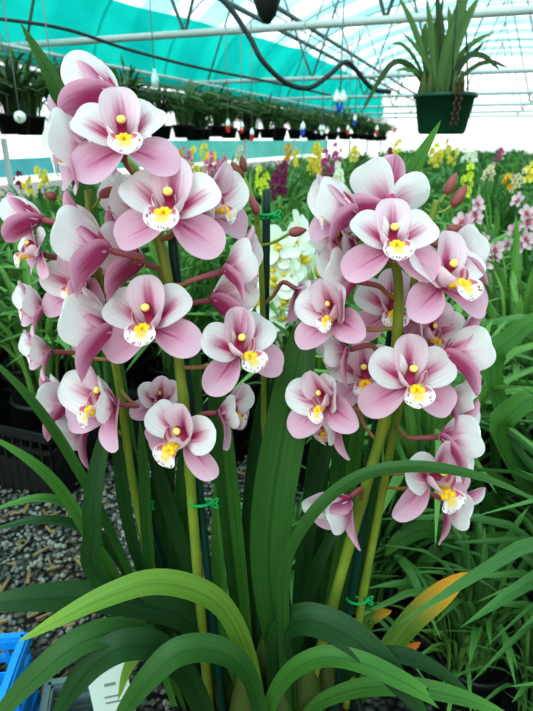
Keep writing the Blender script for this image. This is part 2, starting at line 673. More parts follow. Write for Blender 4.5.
# pseudobulbs
for (bx, by, sc) in ((-0.03, -0.02, 1.0), (0.015, -0.045, .9), (0.055, 0.0, 1.0), (-0.07, 0.02, .9), (0.0, 0.03, 1.05), (0.09, 0.03, .8), (-0.04, 0.07, .9)):
    g = Geo()
    c = ROOT + V((bx, by, POT_Z))
    g.lathe([(0.012 * sc, -0.01), (0.024 * sc, 0.015), (0.027 * sc, 0.035), (0.022 * sc, 0.07 * sc), (0.014 * sc, 0.105 * sc), (0.004, 0.13 * sc)], 14, c)
    rpart('pseudobulb', g, M['bulb'])

# ---- spikes (px, py, Y) from the pot upward
SPIKES = {
    'S1': ([(214, 760, .60), (208, 690, .595), (200, 600, .59), (192, 500, .585), (187, 430, .58), (180, 370, .575), (168, 280, .57), (152, 215, .57), (138, 175, .575), (124, 158, .58)], 13),
    'S2': ([(205, 760, .63), (180, 660, .64), (152, 570, .64), (136, 500, .63), (128, 450, .62), (118, 380, .61), (104, 310, .60), (92, 240, .60), (88, 190, .60)], 11),
    'S3': ([(258, 760, .66), (262, 600, .665), (264, 450, .66), (263, 330, .655), (260, 250, .65), (254, 205, .645), (244, 178, .645)], 8),
    'S4': ([(296, 760, .60), (310, 690, .60), (334, 600, .595), (362, 500, .585), (382, 430, .58), (393, 370, .575), (398, 320, .57), (398, 280, .565), (394, 262, .56)], 14),
    'S5': ([(338, 760, .63), (350, 680, .63), (362, 600, .625), (378, 515, .62), (392, 440, .615), (401, 390, .61), (408, 320, .61), (418, 262, .61), (430, 222, .61), (437, 200, .61)], 11),
}
SP3 = {}
for k, (pts, wpx) in SPIKES.items():
    P3 = [at(*p) for p in pts]
    S = spline(P3, 60)
    SP3[k] = S
    d = depth_of(430, 0.58)
    r0 = wpx * 0.5 * d / FPX
    g = Geo()
    rad = []
    for i in range(60):
        s = i / 59
        r = r0 * (1.0 - 0.45 * s)
        if i in (14, 22, 30):
            r *= 1.12
        rad.append(r)
    g.tube(S, rad, 12)
    rpart('flower_spike', g, M['stem'])

# ---- flowers: px, py, radius px, yaw, pitch, roll, Y, kind, spike
FL = [
    (116, 95, 50, -98, 22, 22, .60, 'bell', 'S1'),
    (124, 146, 52, 12, 14, 8, .535, 'open', 'S1'),
    (92, 154, 54, -62, 4, 4, .565, 'cup', 'S1'),
    (141, 208, 46, -60, 8, 0, .60, 'cup', 'S1'),
    (171, 217, 55, -2, 14, -4, .53, 'wide', 'S1'),
    (203, 210, 46, 58, 12, -6, .585, 'cup', 'S1'),
    (225, 271, 46, 82, 14, -12, .545, 'cup', 'S1'),
    (213, 300, 48, 104, 12, -8, .585, 'cup', 'S1'),
    (152, 327, 50, -8, 14, 2, .54, 'open', 'S1'),
    (238, 354, 46, 26, 14, 14, .545, 'open', 'S1'),
    (107, 250, 58, -74, 12, 8, .54, 'cup', 'S2'),
    (142, 263, 52, -78, 18, 10, .58, 'cup', 'S1'),
    (40, 219, 34, -92, 14, 10, .60, 'bell', 'S2'),
    (40, 254, 32, -48, 6, 8, .60, 'open', 'S2'),
    (84, 288, 38, -22, 10, 6, .60, 'cup', 'S2'),
    (113, 330, 56, -76, 10, 6, .545, 'cup', 'S2'),
    (44, 309, 32, -52, 8, 6, .60, 'cup', 'S2'),
    (50, 352, 30, -52, 2, 10, .60, 'cup', 'S2'),
    (114, 404, 50, -40, 8, 12, .55, 'cup', 'S2'),
    (70, 404, 36, -78, 12, 6, .595, 'cup', 'S2'),
    (86, 428, 38, -62, -20, 10, .60, 'cup', 'S2'),
    (185, 438, 45, -26, -4, -22, .54, 'open', 'S1'),
    (220, 413, 36, 72, 6, -6, .575, 'cup', 'S1'),
    (160, 404, 28, 10, 26, 0, .62, 'cup', 'S1'),
    (298, 290, 32, 40, -24, -10, .625, 'bell', 'S3'),
    # right-hand spikes
    (355, 213, 48, -76, 14, 10, .56, 'bell', 'S4'),
    (390, 207, 50, -168, 34, 10, .585, 'open', 'S4'),
    (391, 249, 48, 0, 18, 0, .53, 'wide', 'S4'),
    (442, 286, 52, 24, 18, 4, .535, 'open', 'S5'),
    (452, 264, 44, 68, 30, -12, .585, 'cup', 'S5'),
    (356, 281, 46, -84, 12, 6, .565, 'cup', 'S4'),
    (337, 318, 40, -38, 12, 8, .545, 'cup', 'S4'),
    (347, 350, 36, -82, -10, 8, .575, 'cup', 'S4'),
    (392, 312, 42, -6, 10, 0, .61, 'open', 'S4'),
    (446, 354, 48, 78, 12, -8, .55, 'cup', 'S5'),
    (424, 338, 38, 24, 8, -6, .60, 'cup', 'S5'),
    (328, 404, 40, -36, 8, 8, .545, 'cup', 'S4'),
    (336, 422, 34, -64, -24, 6, .58, 'cup', 'S4'),
    (408, 384, 48, 4, 10, 2, .535, 'wide', 'S4'),
    (366, 378, 38, -14, 6, 6, .585, 'open', 'S4'),
    (446, 398, 36, 64, -4, -4, .585, 'cup', 'S5'),
    (442, 437, 46, 72, 4, -6, .555, 'cup', 'S5'),
    (430, 480, 48, 26, -2, 8, .54, 'open', 'S4'),
    (444, 500, 38, 62, -20, -6, .57, 'cup', 'S5'),
    (348, 499, 42, -58, -26, 14, .555, 'bell', 'S4'),
    (352, 240, 38, -64, -16, 6, .60, 'cup', 'S4'),
]


def closest(S, p, drop):
    best, bi = 1e9, 0
    for i, q in enumerate(S):
        if i < 8:
            continue
        dd = (q - (p - V((0, 0, drop)))).length
        if dd < best:
            best, bi = dd, i
    return S[bi]


for (px, py, r, yaw, pit, rol, Y, kind, sk) in FL:
    if 40 <= abs(yaw) < 150:
        rol = math.copysign(22 * abs(math.sin(R(yaw))) - abs(rol) * .4, yaw)   # near petal turned to the viewer's side
    loc = at(px, py, Y)
    sc = r * (1.12 if kind in ('cup', 'bell') else 1.02) * depth_of(py, Y) / FPX
    mw = face_matrix(loc, yaw, pit, rol)
    zdir = (mw.to_3x3() @ V((0, 0, 1))).normalized()
    a = closest(SP3[sk], loc, 0.022)
    end = loc - zdir * 0.004
    ctrl = loc - zdir * min(0.035, (a - loc).length * 0.5)
    path = spline([a, a.lerp(ctrl, 0.55) - V((0, 0, 0.003)), ctrl, end], 16)
    inv = mw.inverted()
    g = Geo()
    g.tube([inv @ p for p in path], [0.0022 + 0.0011 * (i / 15) ** 2 for i in range(16)], 8)
    me = g.mesh('flower', M['pedicel'])
    fo = link('flower', me, root, Matrix.Translation(-ROOT) @ mw)
    for nm, cm in FK[kind]:
        jit = Matrix.Rotation(R(random.uniform(-3, 3)), 4, 'Z') @ Matrix.Rotation(R(random.uniform(-4, 4)), 4, 'X')
        mid = Matrix.Diagonal((.62, .85, .92, 1)) if kind in ('cup', 'bell') else Matrix.Identity(4)
        link(nm, cm, fo, Matrix.Scale(sc, 4) @ (jit if nm in ('petal', 'sepal') else mid))

# ---- buds: px, py, tilt direction(px), length px, spike, mat
for (px, py, tx, ty, L, Wd, sk, Y, mt) in (
        (446, 194, 8, -16, 22, 6, 'S5', .61, 'bud'), (452, 206, 10, -14, 24, 6.5, 'S5', .61, 'bud'),
        (447, 228, 26, 5, 30, 6.5, 'S5', .60, 'bud'), (430, 244, 16, -2, 22, 6, 'S5', .61, 'bud'),
        (242, 178, -8, -12, 18, 5.5, 'S3', .645, 'bud_brown'), (244, 172, -2, -14, 16, 4.5, 'S3', .65, 'bud_brown'),
        (258, 214, -7, -16, 22, 5, 'S3', .64, 'bud'), (289, 233, 16, -3, 18, 6, 'S3', .64, 'bud'),
        (57, 197, -10, -2, 13, 5.5, 'S2', .60, 'bud_brown'), (100, 196, 12, -6, 20, 6, 'S2', .60, 'bud'),
        (393, 196, 12, -10, 18, 5, 'S4', .60, 'bud')):
    p0 = at(px, py, Y)
    p1 = at(px + tx, py + ty, Y)
    k = depth_of(py, Y) / FPX
    d = (p1 - p0).normalized()
    pts = [p0 + d * (L * k * i / 9) for i in range(10)]
    rad = [.86 * Wd * k * math.sin(math.pi * (0.12 + 0.86 * (i / 9) ** 0.85)) ** 0.8 for i in range(10)]
    a = closest(SP3[sk], p0, 0.012)
    path = spline([a, a.lerp(p0, 0.5) - V((0, 0, .003)), p0 + d * 0.002], 10)
    g = Geo()
    g.tube([q - ROOT for q in pts], rad, 12)
    bo = link('bud', g.mesh('bud', M[mt]), root)
    g = Geo()
    g.tube([q - ROOT for q in path], 0.0017, 7)
    link('stalk', g.mesh('bud_stalk', M['stem']), bo)

# ---- main strap leaves: [(px,py,Y)...], width px, material, options
LV = [
    # far-reaching single leaves
    ([(196, 760, .66), (150, 560, .68), (110, 330, .67), (80, 170, .65), (58, 92, .64), (20, 22, .63)], 21, 1, {}),
    ([(300, 760, .66), (345, 520, .68), (375, 300, .68), (405, 190, .67), (441, 120, .66)], 18, 3, {}),
    # big centre leaf in front
    ([(292, 745, .58), (281, 660, .57), (270, 580, .56), (272, 510, .555), (285, 430, .56), (300, 350, .58), (308, 315, .60)], 42, 1, {'facing': BACK + RIGHT * 0.1, 'fold': .16}),
    ([(232, 745, .60), (205, 650, .59), (101, 582, .55), (93, 530, .54), (94, 490, .545), (104, 440, .56), (118, 400, .59)], 19, 0, {'facing': BACK}),
    # light green one arching low to the left
    ([(266, 740, .56), (256, 690, .54), (243, 645, .52), (222, 607, .50), (190, 588, .485), (150, 583, .47), (105, 597, .455), (60, 619, .445), (18, 642, .44)], 27, 2, {'facing': V((0, 0, 1)) + BACK * .6, 'tip': 'cutpoint'}),
    # dark one from the left edge behind it
    ([(250, 740, .62), (225, 665, .60), (190, 622, .58), (140, 603, .56), (80, 597, .54), (20, 600, .52), (-40, 608, .51)], 32, 0, {'facing': V((0, 0, 1)) + BACK * .7}),
    ([(215, 750, .58), (190, 690, .55), (160, 648, .53), (125, 632, .51), (85, 640, .49), (45, 668, .47), (8, 705, .455), (-25, 745, .45)], 30, 1, {'facing': V((0, 0, 1)) + BACK * .5}),
    ([(225, 760, .55), (195, 690, .52), (165, 652, .50), (130, 645, .485), (98, 660, .475), (72, 690, .465), (45, 735, .46)], 33, 0, {'facing': V((0, 0, 1)) + BACK * .5}),
    ([(268, 760, .52), (258, 705, .50), (243, 668, .485), (215, 650, .475), (180, 652, .465), (152, 675, .455), (125, 710, .45), (105, 745, .45)], 30, 1, {'facing': V((0, 0, 1)) + BACK * .4}),
    # narrow leaves sweeping in from the upper left
    ([(200, 750, .62), (150, 620, .60), (110, 530, .57), (70, 455, .55), (30, 398, .53), (-20, 348, .52)], 11, 1, {'facing': BACK + V((0, 0, .3))}),
    ([(190, 750, .62), (150, 640, .60), (110, 575, .57), (75, 510, .55), (40, 468, .53), (-15, 432, .52)], 13, 3, {'facing': BACK + V((0, 0, .4))}),
    ([(200, 750, .64), (150, 640, .62), (105, 560, .60), (80, 515, .59), (42, 498, .57), (-15, 512, .56)], 12, 3, {'facing': V((0, 0, 1)) + BACK * .6}),
    ([(200, 750, .65), (160, 640, .63), (120, 560, .61), (88, 530, .60), (42, 520, .58), (-15, 531, .57)], 12, 0, {'facing': V((0, 0, 1)) + BACK * .6}),
    # leaf arching to the right across the spikes
    ([(288, 745, .56), (284, 640, .545), (285, 570, .53), (305, 525, .515), (335, 492, .51), (370, 473, .505), (410, 467, .50), (455, 471, .495), (500, 484, .49), (560, 512, .49)], 15, 1, {'facing': V((0, 0, 1)) + BACK * .55, 'base': .9}),
    ([(285, 750, .58), (278, 690, .56), (281, 640, .545), (300, 620, .53), (335, 628, .515), (370, 652, .50), (405, 690, .485), (435, 730, .48)], 34, 0, {'facing': V((0, 0, 1)) + BACK * .6}),
    ([(262, 760, .54), (268, 712, .52), (288, 675, .505), (322, 657, .495), (360, 662, .485), (400, 680, .475), (432, 698, .47)], 21, 3, {'facing': V((0, 0, 1)) + BACK * .6, 'tip': 'cut'}),
    ([(290, 760, .58), (310, 712, .56), (345, 692, .545), (385, 686, .53), (430, 690, .52), (475, 702, .51), (520, 722, .50)], 19, 3, {'facing': V((0, 0, 1)) + BACK * .6}),
    # yellowing leaf and orange stub on the right
    ([(330, 760, .66), (362, 690, .67), (388, 650, .68), (414, 618, .69), (440, 595, .70), (468, 572, .71)], 24, 4, {'facing': BACK + UP * .4 - RIGHT * .2, 'base': .35, 'peak': .72}),
    ([(370, 670, .70), (396, 655, .70), (421, 642, .70)], 13, 5, {'facing': BACK}),
    ([(340, 720, .70), (365, 628, .72), (374, 616, .73), (392, 611, .74)], 15, 4, {'facing': BACK}),
    # uprights behind the blooms
    ([(226, 750, .64), (178, 620, .66), (163, 520, .66), (166, 440, .66), (172, 360, .665)], 24, 0, {'facing': BACK}),
    ([(236, 750, .66), (190, 600, .67), (185, 520, .67), (192, 430, .68), (200, 350, .69)], 22, 1, {'facing': BACK}),
    ([(220, 750, .62), (150, 590, .63), (128, 520, .63), (118, 450, .63), (112, 380, .64)], 13, 0, {'facing': BACK}),
    ([(220, 750, .62), (160, 620, .63), (148, 540, .63), (144, 470, .625), (140, 420, .62)], 12, 1, {'facing': BACK}),
    ([(230, 750, .62), (215, 640, .63), (180, 540, .64), (158, 470, .64), (140, 400, .64)], 15, 0, {'facing': BACK}),
    ([(250, 750, .66), (236, 600, .68), (222, 480, .68), (216, 400, .69), (210, 330, .70)], 17, 1, {'facing': BACK}),
    ([(255, 750, .63), (248, 640, .64), (238, 540, .64), (228, 440, .64), (224, 380, .65)], 12, 3, {'facing': BACK}),
    ([(262, 750, .66), (252, 640, .67), (250, 540, .67), (258, 440, .68), (270, 360, .69)], 18, 0, {'facing': BACK}),
    ([(270, 750, .64), (255, 620, .65), (262, 500, .65), (276, 400, .66), (292, 330, .67)], 20, 0, {'facing': BACK - RIGHT * .2}),
    ([(292, 750, .66), (306, 640, .67), (312, 540, .67), (318, 460, .68), (330, 380, .69)], 24, 0, {'facing': BACK}),
    ([(300, 750, .67), (318, 620, .68), (335, 520, .69), (344, 440, .70), (352, 370, .71)], 22, 1, {'facing': BACK}),
    ([(296, 750, .64), (298, 640, .65), (304, 560, .65), (318, 480, .65), (340, 420, .66)], 17, 0, {'facing': BACK - RIGHT * .3}),
    ([(305, 750, .68), (338, 630, .69), (360, 540, .70), (372, 470, .70), (378, 400, .71)], 20, 0, {'facing': BACK}),
    ([(215, 760, .60), (195, 690, .60), (170, 650, .59), (152, 640, .58), (130, 665, .57), (118, 700, .56)], 16, 2, {'facing': V((0, 0, 1)) + BACK * .5}),
    ([(248, 760, .60), (240, 690, .60), (226, 640, .60), (218, 560, .61), (214, 480, .62)], 14, 3, {'facing': BACK}),
    ([(258, 760, .60), (272, 700, .60), (290, 660, .61), (320, 560, .62), (345, 520, .63)], 14, 0, {'facing': BACK}),
    ([(300, 760, .63), (328, 700, .62), (352, 668, .60), (395, 655, .58), (440, 672, .57), (480, 705, .56)], 18, 0, {'facing': V((0, 0, 1)) + BACK * .5}),
]
for pts, wpx, mi, kw in LV:
    kw = dict(kw)
    if kw.get('tip') == 'cutpoint':
        kw['tip'] = 'point'
        kw['peak'] = 0.5
    mid = pts[len(pts) // 2]
    w = px_w(wpx, mid[1], mid[2])
    g = leaf_geo([at(*p) for p in pts], w, 34, **kw)
    o = rpart('leaf', g, LM[mi])
    if mi == 2 and wpx > 20:
        o['label'] = 'bright yellow-green arching leaf'
    if mi == 4:
        o['label'] = 'yellowing leaf'
    if mi == 5:
        o['label'] = 'withered orange leaf'

# ---- stakes and ties (things of their own)
STK = [((223, 712, .590), (172, 235, .597), 9, 'dark green stake behind the tallest pink spike, tied low with green tape'),
       ((205, 712, .66), (126, 430, .655), 6, 'slim dark green stake beside the thinner spike above the gravel'),
       ((262, 712, .68), (266.5, 191, .672), 8.5, 'dark green stake with exposed top and green clip near rose buds'),
       ((334, 712, .612), (412, 194, .632), 9, 'dark green stake running up behind the spike with the rosy buds')]
for (a, b, wpx, lab) in STK:
    pa, pb = at(*a), at(*b)
    d = (pa - pb).normalized()
    foot = pa + d * ((pa.z - (POT_Z - 0.02)) / -d.z) if d.z < 0 else pa
    r = wpx * .5 * depth_of(430, .6) / FPX
    g = Geo()
    L = (pb - foot)
    n = 40
    pts = [foot + L * (i / n) for i in range(n + 1)] + [pb - d * 0.0015, pb - d * 0.003]
    rad = [r * (1.0 if i % 2 else 0.94) for i in range(n + 1)] + [r * .7, r * .2]
    g.tube(pts, rad, 10)
    o = link('plant_stake', g.mesh('plant_stake', M['stake'], True, foot))
    o.location = foot
    tag(o, lab, 'stake', 'stakes holding the orchid spikes')

for (px, py, Y, wpx, lab) in ((200, 503, .588, 19, 'green tie around the stake below the lowest open bloom over the arching leaf'),
                              (140, 505, .64, 13, 'green tie on the thin spike nearest the gravel path'),
                              (265, 216, .662, 14, 'green clip at the top of the bare stake beside brown buds'),
                              (405, 311, .592, 15, 'green tie on the upper spike under the front facing flower'),
                              (357, 600, .615, 16, 'green tie low on the stake near the yellowing leaf')):
    c = at(px, py, Y)
    k = depth_of(py, Y) / FPX
    R0 = wpx * k * .62
    g = Geo()
    ring = [c + RIGHT * (R0 * math.cos(a)) + FWD * (R0 * .8 * math.sin(a)) + V((0, 0, .0012 * math.cos(a * 2))) for a in [i / 24 * 2 * math.pi for i in range(25)]]
    g.tube(ring, .0021, 7)
    kn = c + RIGHT * R0 - FWD * .002
    o = link('plant_tie', g.mesh('plant_tie', M['tie'], True, c))
    o.location = c
    tag(o, lab, 'plant tie', 'green ties on the orchid spikes')
    g = Geo()
    g.ball(kn - c, .004, .004, .0045)
    for s in (1, -1):
        lp = [kn - c, kn - c + RIGHT * .004 + UP * (.005 * s), kn - c + RIGHT * .008 + UP * (.0055 * s), kn - c + RIGHT * .006 + UP * (.001 * s), kn - c]
        g.tube(spline(lp, 12), .0013, 6)
    link('knot', g.mesh('knot', M['tie']), o)

# ================================================================== NURSERY PLANTS BEHIND
def foliage_mesh(seed, n, hmin, hmax, wleaf, spread, mat, seg=9):
    r = random.Random(seed)
    G = Geo()
    for k in range(n):
        a = r.uniform(0, 6.283)
        d = V((math.cos(a), math.sin(a), 0))
        L = r.uniform(hmin, hmax)
        lean = r.uniform(0.12, 1.0) * spread
        b = d * r.uniform(0, 0.07) + V((0, 0, 0.0))
        pts = [b, b + d * (0.10 * lean * L) + V((0, 0, .34 * L)), b + d * (.38 * lean * L) + V((0, 0, .68 * L * (1.08 - .25 * lean))),
               b + d * (.85 * lean * L) + V((0, 0, .82 * L * (1.15 - .55 * lean)))]
        g = leaf_geo(pts, wleaf * r.uniform(.75, 1.2), seg, 0.25, d * -.7 + V((0, 0, 1)), .5, twist=r.uniform(-50, 50))
        o = len(G.v)
        G.v += g.v
        G.uv += g.uv
        G.f += [tuple(i + o for i in f) for f in g.f]
    return G.mesh('foliage_%d' % seed, mat)


FOL = [foliage_mesh(10 + i, 44, .48, .78, .028, 1.0, BGL[i % 3]) for i in range(6)]
FARFOL = [foliage_mesh(30 + i, 60, .50, .82, .034, 1.15, BGL[i % 3], 6) for i in range(4)]
g = Geo()
g.lathe([(0, 0), (.09, 0), (.115, .2), (.122, .2), (.122, .22), (.11, .22), (.106, .19), (0, .19)], 18)
POT = g.mesh('nursery_pot', M['black_plastic'])

BLOOM_COL = {'yellow': (rgb(246, 226, 96), rgb(238, 190, 30)), 'lime': (rgb(214, 226, 70), rgb(200, 200, 50)), 'white': (rgb(246, 250, 236), rgb(240, 214, 80)),
             'blush': (rgb(232, 196, 206), rgb(200, 100, 120)), 'plum': (rgb(132, 40, 88), rgb(160, 60, 100)), 'magenta': (rgb(196, 66, 132), rgb(220, 120, 150)),
             'pink': (rgb(226, 146, 176), rgb(200, 70, 110)), 'orange': (rgb(240, 178, 40), rgb(226, 130, 20)), 'cream': (rgb(236, 222, 188), rgb(200, 150, 90))}
BM = {}
for k, (c1, c2) in BLOOM_COL.items():
    t = NT('bloom_' + k)
    u, v = t.uv()
    BM[k] = t.surf(t.mix(t.smooth(u, .42, .08), c1, c2), .45, .3, .25)


def small_flower(seed, hi):
    r = random.Random(seed)
    G = Geo()
    for ang, L, W in ((90, 1, .34), (25, .95, .33), (155, .95, .33), (-38, 1, .32), (218, 1, .32)):
        g = check_front(tepal(L, W, ang + r.uniform(-8, 8), 26, r.uniform(-10, 20), .25, ns=7 if hi else 4, nt=5 if hi else 3))
        o = len(G.v)
        G.v += g.v
        G.uv += g.uv
        G.f += [tuple(i + o for i in f) for f in g.f]
    b = len(G.v)
    G.ball((0, -.12, .24), .17, .14, .26, 8, 5)
    for i in range(b, len(G.v)):
        G.uv[i] = (0.0, .5)
    return G


SMALL = {}
for k in BM:
    SMALL[k] = [small_flower(i, True).mesh('bloom_%s_%d' % (k, i), BM[k]) for i in range(2)]


def bg_plant(x, y, label, cat='orchid', group=None, fol=None, s=1.0, rz=0.0, name='nursery_orchid', pot=True):
    e = empty(name, V((x, y, 0)), label, cat, group)
    e.rotation_euler = (0, 0, rz)
    if pot:
        link('pot', POT, e, Matrix.Scale(min(1.0, s * 1.1), 4))
    f = fol or random.choice(FOL)
    link('foliage', f, e, Matrix.Translation((0, 0, .19 * min(1.0, s * 1.1))) @ Matrix.Diagonal((s, s, s, 1)))
    return e


def spike_on(e, top, col, n, fr, hang=0.0, length=.3, indiv=True, seed=0, lean=None):
    """flower spike from the plant's crown to the world point top"""
    r = random.Random(seed)
    rz = e.rotation_euler.z
    inv = Matrix.Rotation(-rz, 3, 'Z')
    T = inv @ (top - e.location)
    pts = [V((T.x * .25, T.y * .25, .2)), V((T.x * .55, T.y * .55, T.z * .6 + .05)), V((T.x, T.y, T.z))]
    S = spline(pts, 20)
    g = Geo()
    g.tube(S, [.006 - .003 * i / 19 for i in range(20)], 6)
    placed = []
    L = length
    for i in range(n):
        f = 1 - (i / max(1, n - 1)) * min(.9, L / max(.2, T.z))
        p = S[min(19, int(f * 19))]
        az = math.atan2(-e.location.y, -e.location.x) - rz + r.uniform(-1.15, 1.15)   # loosely toward the aisle
        d = V((math.cos(az), math.sin(az), r.uniform(-.1, .45))).normalized()
        c = p + d * fr * r.uniform(.7, 1.2) + V((0, 0, r.uniform(-.3, .3) * fr))
        z = d
        x = V((0, 0, 1)).cross(z).normalized()
        yv = z.cross(x)
        m = Matrix((x, yv, z)).transposed().to_4x4() @ Matrix.Rotation(r.uniform(-.3, .3), 4, 'Z') @ Matrix.Scale(fr * r.uniform(.85, 1.1), 4)
        m.translation = c
        placed.append(m)
    if indiv:
        so = link('flower_spike', g.mesh('flower_spike', M['stem']), e)
        for m in placed:
            link('flower', r.choice(SMALL[col]), so, m)
    else:
        so = link('flower_spike', g.mesh('flower_spike', M['stem']), e)
        G = Geo()
        for i, m in enumerate(placed):
            q = small_flower(i, False)
            o = len(G.v)
            G.v += [m @ p for p in q.v]
            G.uv += q.uv
            G.f += [tuple(k + o for k in f) for f in q.f]
        link('blossoms', G.mesh('blossoms', BM[col]), so)['kind'] = 'stuff'
    return so


used = []
# flowering plants placed by where their blooms stand: px, py (top of bloom), Y, colour, blooms, bloom radius m, spike length, near?, label
FLP = [
    (470, 205, 2.0, 'blush', 12, .036, .26, True, 'pale blush orchid with two short sprays, beside the rosy buds', [(492, 243)]),
    (526, 203, 2.05, 'blush', 9, .036, .22, True, 'pale blush orchid spray at the edge of the rows, upright and single', []),
    (284, 232, 1.75, 'white', 14, .072, .36, True, 'white orchid with yellow throats blooming behind the bare stake', [(300, 262), (268, 250)]),
    (262, 170, 3.4, 'lime', 12, .038, .22, True, 'lime yellow orchid spike just above the brown buds and stake top', []),
    (40, 168, 4.2, 'yellow', 9, .040, .15, True, 'pale yellow orchid below the hanging baskets, beside a dark plum bloom', [(25, 178)]),
    (18, 176, 4.6, 'plum', 5, .035, .10, True, 'small plum orchid beside the pale yellow sprays below hanging baskets', []),
    (282, 165, 4.3, 'plum', 12, .042, .26, True, 'dark plum orchid spike next to the lime yellow one', [(276, 175)]),
    (340, 163, 4.6, 'white', 9, .042, .20, True, 'white orchid spike in front of the magenta spikes', []),
    (337, 147, 6.4, 'magenta', 12, .05, .38, True, 'tall magenta orchid spike behind the white spike', []),
    (326, 153, 6.6, 'magenta', 9, .05, .30, True, 'shorter magenta orchid spike between yellow and taller magenta ones', []),
    (316, 145, 7.4, 'yellow', 14, .06, .48, True, 'yellow orchid mass next to the magenta spikes under the rail', [(320, 152), (311, 150)]),
    (205, 147, 7.0, 'yellow', 10, .055, .42, True, 'slim yellow orchid spike beside the small yellow sign', []),
    (194, 149, 7.0, 'yellow', 10, .055, .40, True, 'slim yellow orchid spike second from the small yellow sign', []),
    (214, 156, 5.4, 'pink', 14, .05, .30, True, 'bushy pink orchid right below the small yellow sign', [(222, 160), (208, 164)]),
    (187, 151, 6.2, 'pink', 10, .05, .28, True, 'pink orchid near slim yellow spikes above the big open bloom', []),
    (172, 153, 6.4, 'pink', 9, .05, .26, True, 'pink orchid furthest along from the yellow sign toward the petals', []),
    (181, 152, 7.6, 'orange', 8, .05, .22, True, 'orange yellow orchid between the two small pink ones', []),
    (470, 168, 3.6, 'lime', 10, .035, .24, True, 'lime yellow orchid spike above the rosy buds', []),
    (417, 164, 4.6, 'orange', 7, .045, .12, True, 'golden orange orchid beside the pointed leaf tip', []),
    (435, 147, 7.2, 'yellow', 10, .055, .22, True, 'yellow orchid under the hanging basket', [(439, 153)]),
    (454, 151, 7.6, 'yellow', 8, .05, .18, True, 'single yellow orchid spike next to the white blooms', []),
    (467, 151, 7.4, 'white', 8, .05, .16, True, 'white orchid between yellow spikes under the hanging basket', [(475, 155)]),
    (490, 166, 4.8, 'cream', 9, .042, .14, True, 'cream orchid above the pale blush sprays', []),
    (519, 172, 4.4, 'cream', 8, .042, .16, True, 'buff cream orchid next to bright yellow blooms', []),
    (531, 167, 4.6, 'yellow', 9, .045, .14, True, 'bright yellow orchid next to buff cream blooms', []),
    (509, 178, 4.2, 'orange', 4, .036, .05, True, 'tiny golden bloom on a low spike by the cream orchid', []),
    (388, 150, 6.8, 'plum', 10, .05, .30, True, 'plum orchid behind the upright white petal of the right spike', []),
    (398, 142, 9.0, 'yellow', 8, .06, .3, True, 'distant yellow orchid beside the plum one under the basket', []),
    (298, 150, 7.0, 'yellow', 9, .05, .26, True, 'yellow orchid under the rail between plum and yellow masses', []),
    (288, 146, 8.5, 'orange', 9, .06, .26, True, 'orange orchid under the rail behind the plum spike', []),
    (355, 148, 8.8, 'yellow', 9, .06, .26, True, 'yellow orchid under the rail past the magenta spikes', []),
    (206, 255, 2.3, 'plum', 7, .03, .2, True, 'plum orchid glimpsed through the gap beside the side-facing blooms', []),
    (450, 141, 11.0, 'yellow', 10, .06, .35, True, 'far yellow orchid near the back wall past the basket', []),
    (500, 150, 8.5, 'magenta', 8, .05, .22, True, 'small magenta orchid far behind the cream blooms', []),
    (240, 150, 8.0, 'cream', 9, .06, .3, True, 'cream orchid under the red ribboned bags', []),
    (150, 166, 5.0, 'magenta', 8, .045, .2, True, 'magenta orchid showing between the two topmost front blooms', []),
]
for i, (px, py, Y, col, n, fr, ln, near, lab, extra) in enumerate(FLP):
    top = at(px, py, Y)
    base = V((top.x * .985, Y + .06, 0))
    used.append((base.x, base.y))
    e = bg_plant(base.x, base.y, lab, 'orchid', 'flowering orchids in the nursery rows', FARFOL[i % 4] if Y > 4 else FOL[i % 6], .92 if Y > 3 else .8, random.uniform(0, 6))
    fr *= .95 if Y < 3 else .76
    spike_on(e, top, col, n, fr, 0, ln, True, i)
    for j, (qx, qy) in enumerate(extra):
        spike_on(e, at(qx, qy, Y + .05 * j), col, max(5, int(n * .7)), fr, 0, ln * .8, True, 100 + i * 7 + j)

# leafy plants filling the rows
LAB = 'leafy green potted orchid without open flowers standing in the nursery rows'
rr = random.Random(5)


def free(x, y, d):
    return all((x - a) ** 2 + (y - b) ** 2 > d * d for a, b in used)


def visible_x(x, y, m):
    return abs(x) < y * .51 + m


cnt = 0
Y = .84
while Y < 27:
    step = .30 if Y < 2.2 else .38 if Y < 3 else (.55 if Y < 7 else .95 if Y < 14 else 1.5)
    x = -(Y * .5 + .5)
    while x < Y * .5 + .5:
        X, YY = x + rr.uniform(-.12, .12) * step * 2, Y + rr.uniform(-.12, .12) * step * 2
        x += step
        pxv = 266.5 + X / YY * 560
        # gravel path on the photographer's left and the room of the main plant
        if X < -.02 and YY < 1.85:
            continue
        if X < .34 and YY < 1.12:
            continue
        if X < .5 and YY < .92:
            continue
        a = AX.x * X + AX.y * YY
        l = LT.x * X + LT.y * YY
        if l < -4.0 or l > 6.2:
            continue
        if not free(X, YY, step * .42):
            continue
        s = rr.uniform(.86, 1.06) * (1.0 if Y < 7 else 1.02) * (0.9 if Y < 1.6 else 1)
        bg_plant(X, YY, LAB, 'orchid', 'leafy orchids filling the nursery rows', rr.choice(FOL) if Y < 4 else rr.choice(FARFOL), s, rr.uniform(0, 6.28))
        used.append((X, YY))
        cnt += 1
    Y += step * .9
for (X, YY, s_) in ((.42, .84, .56), (.57, .76, .6), (.24, 1.0, .55), (.05, 1.02, .5), (.70, .86, .62), (.36, 1.06, .6), (.14, .93, .42), (.50, .74, .42), (.62, .68, .40), (.38, .82, .36), (.50, .60, .30)):
    bg_plant(X, YY, LAB, 'orchid', 'leafy orchids filling the nursery rows', rr.choice(FOL), s_, rr.uniform(0, 6.28))

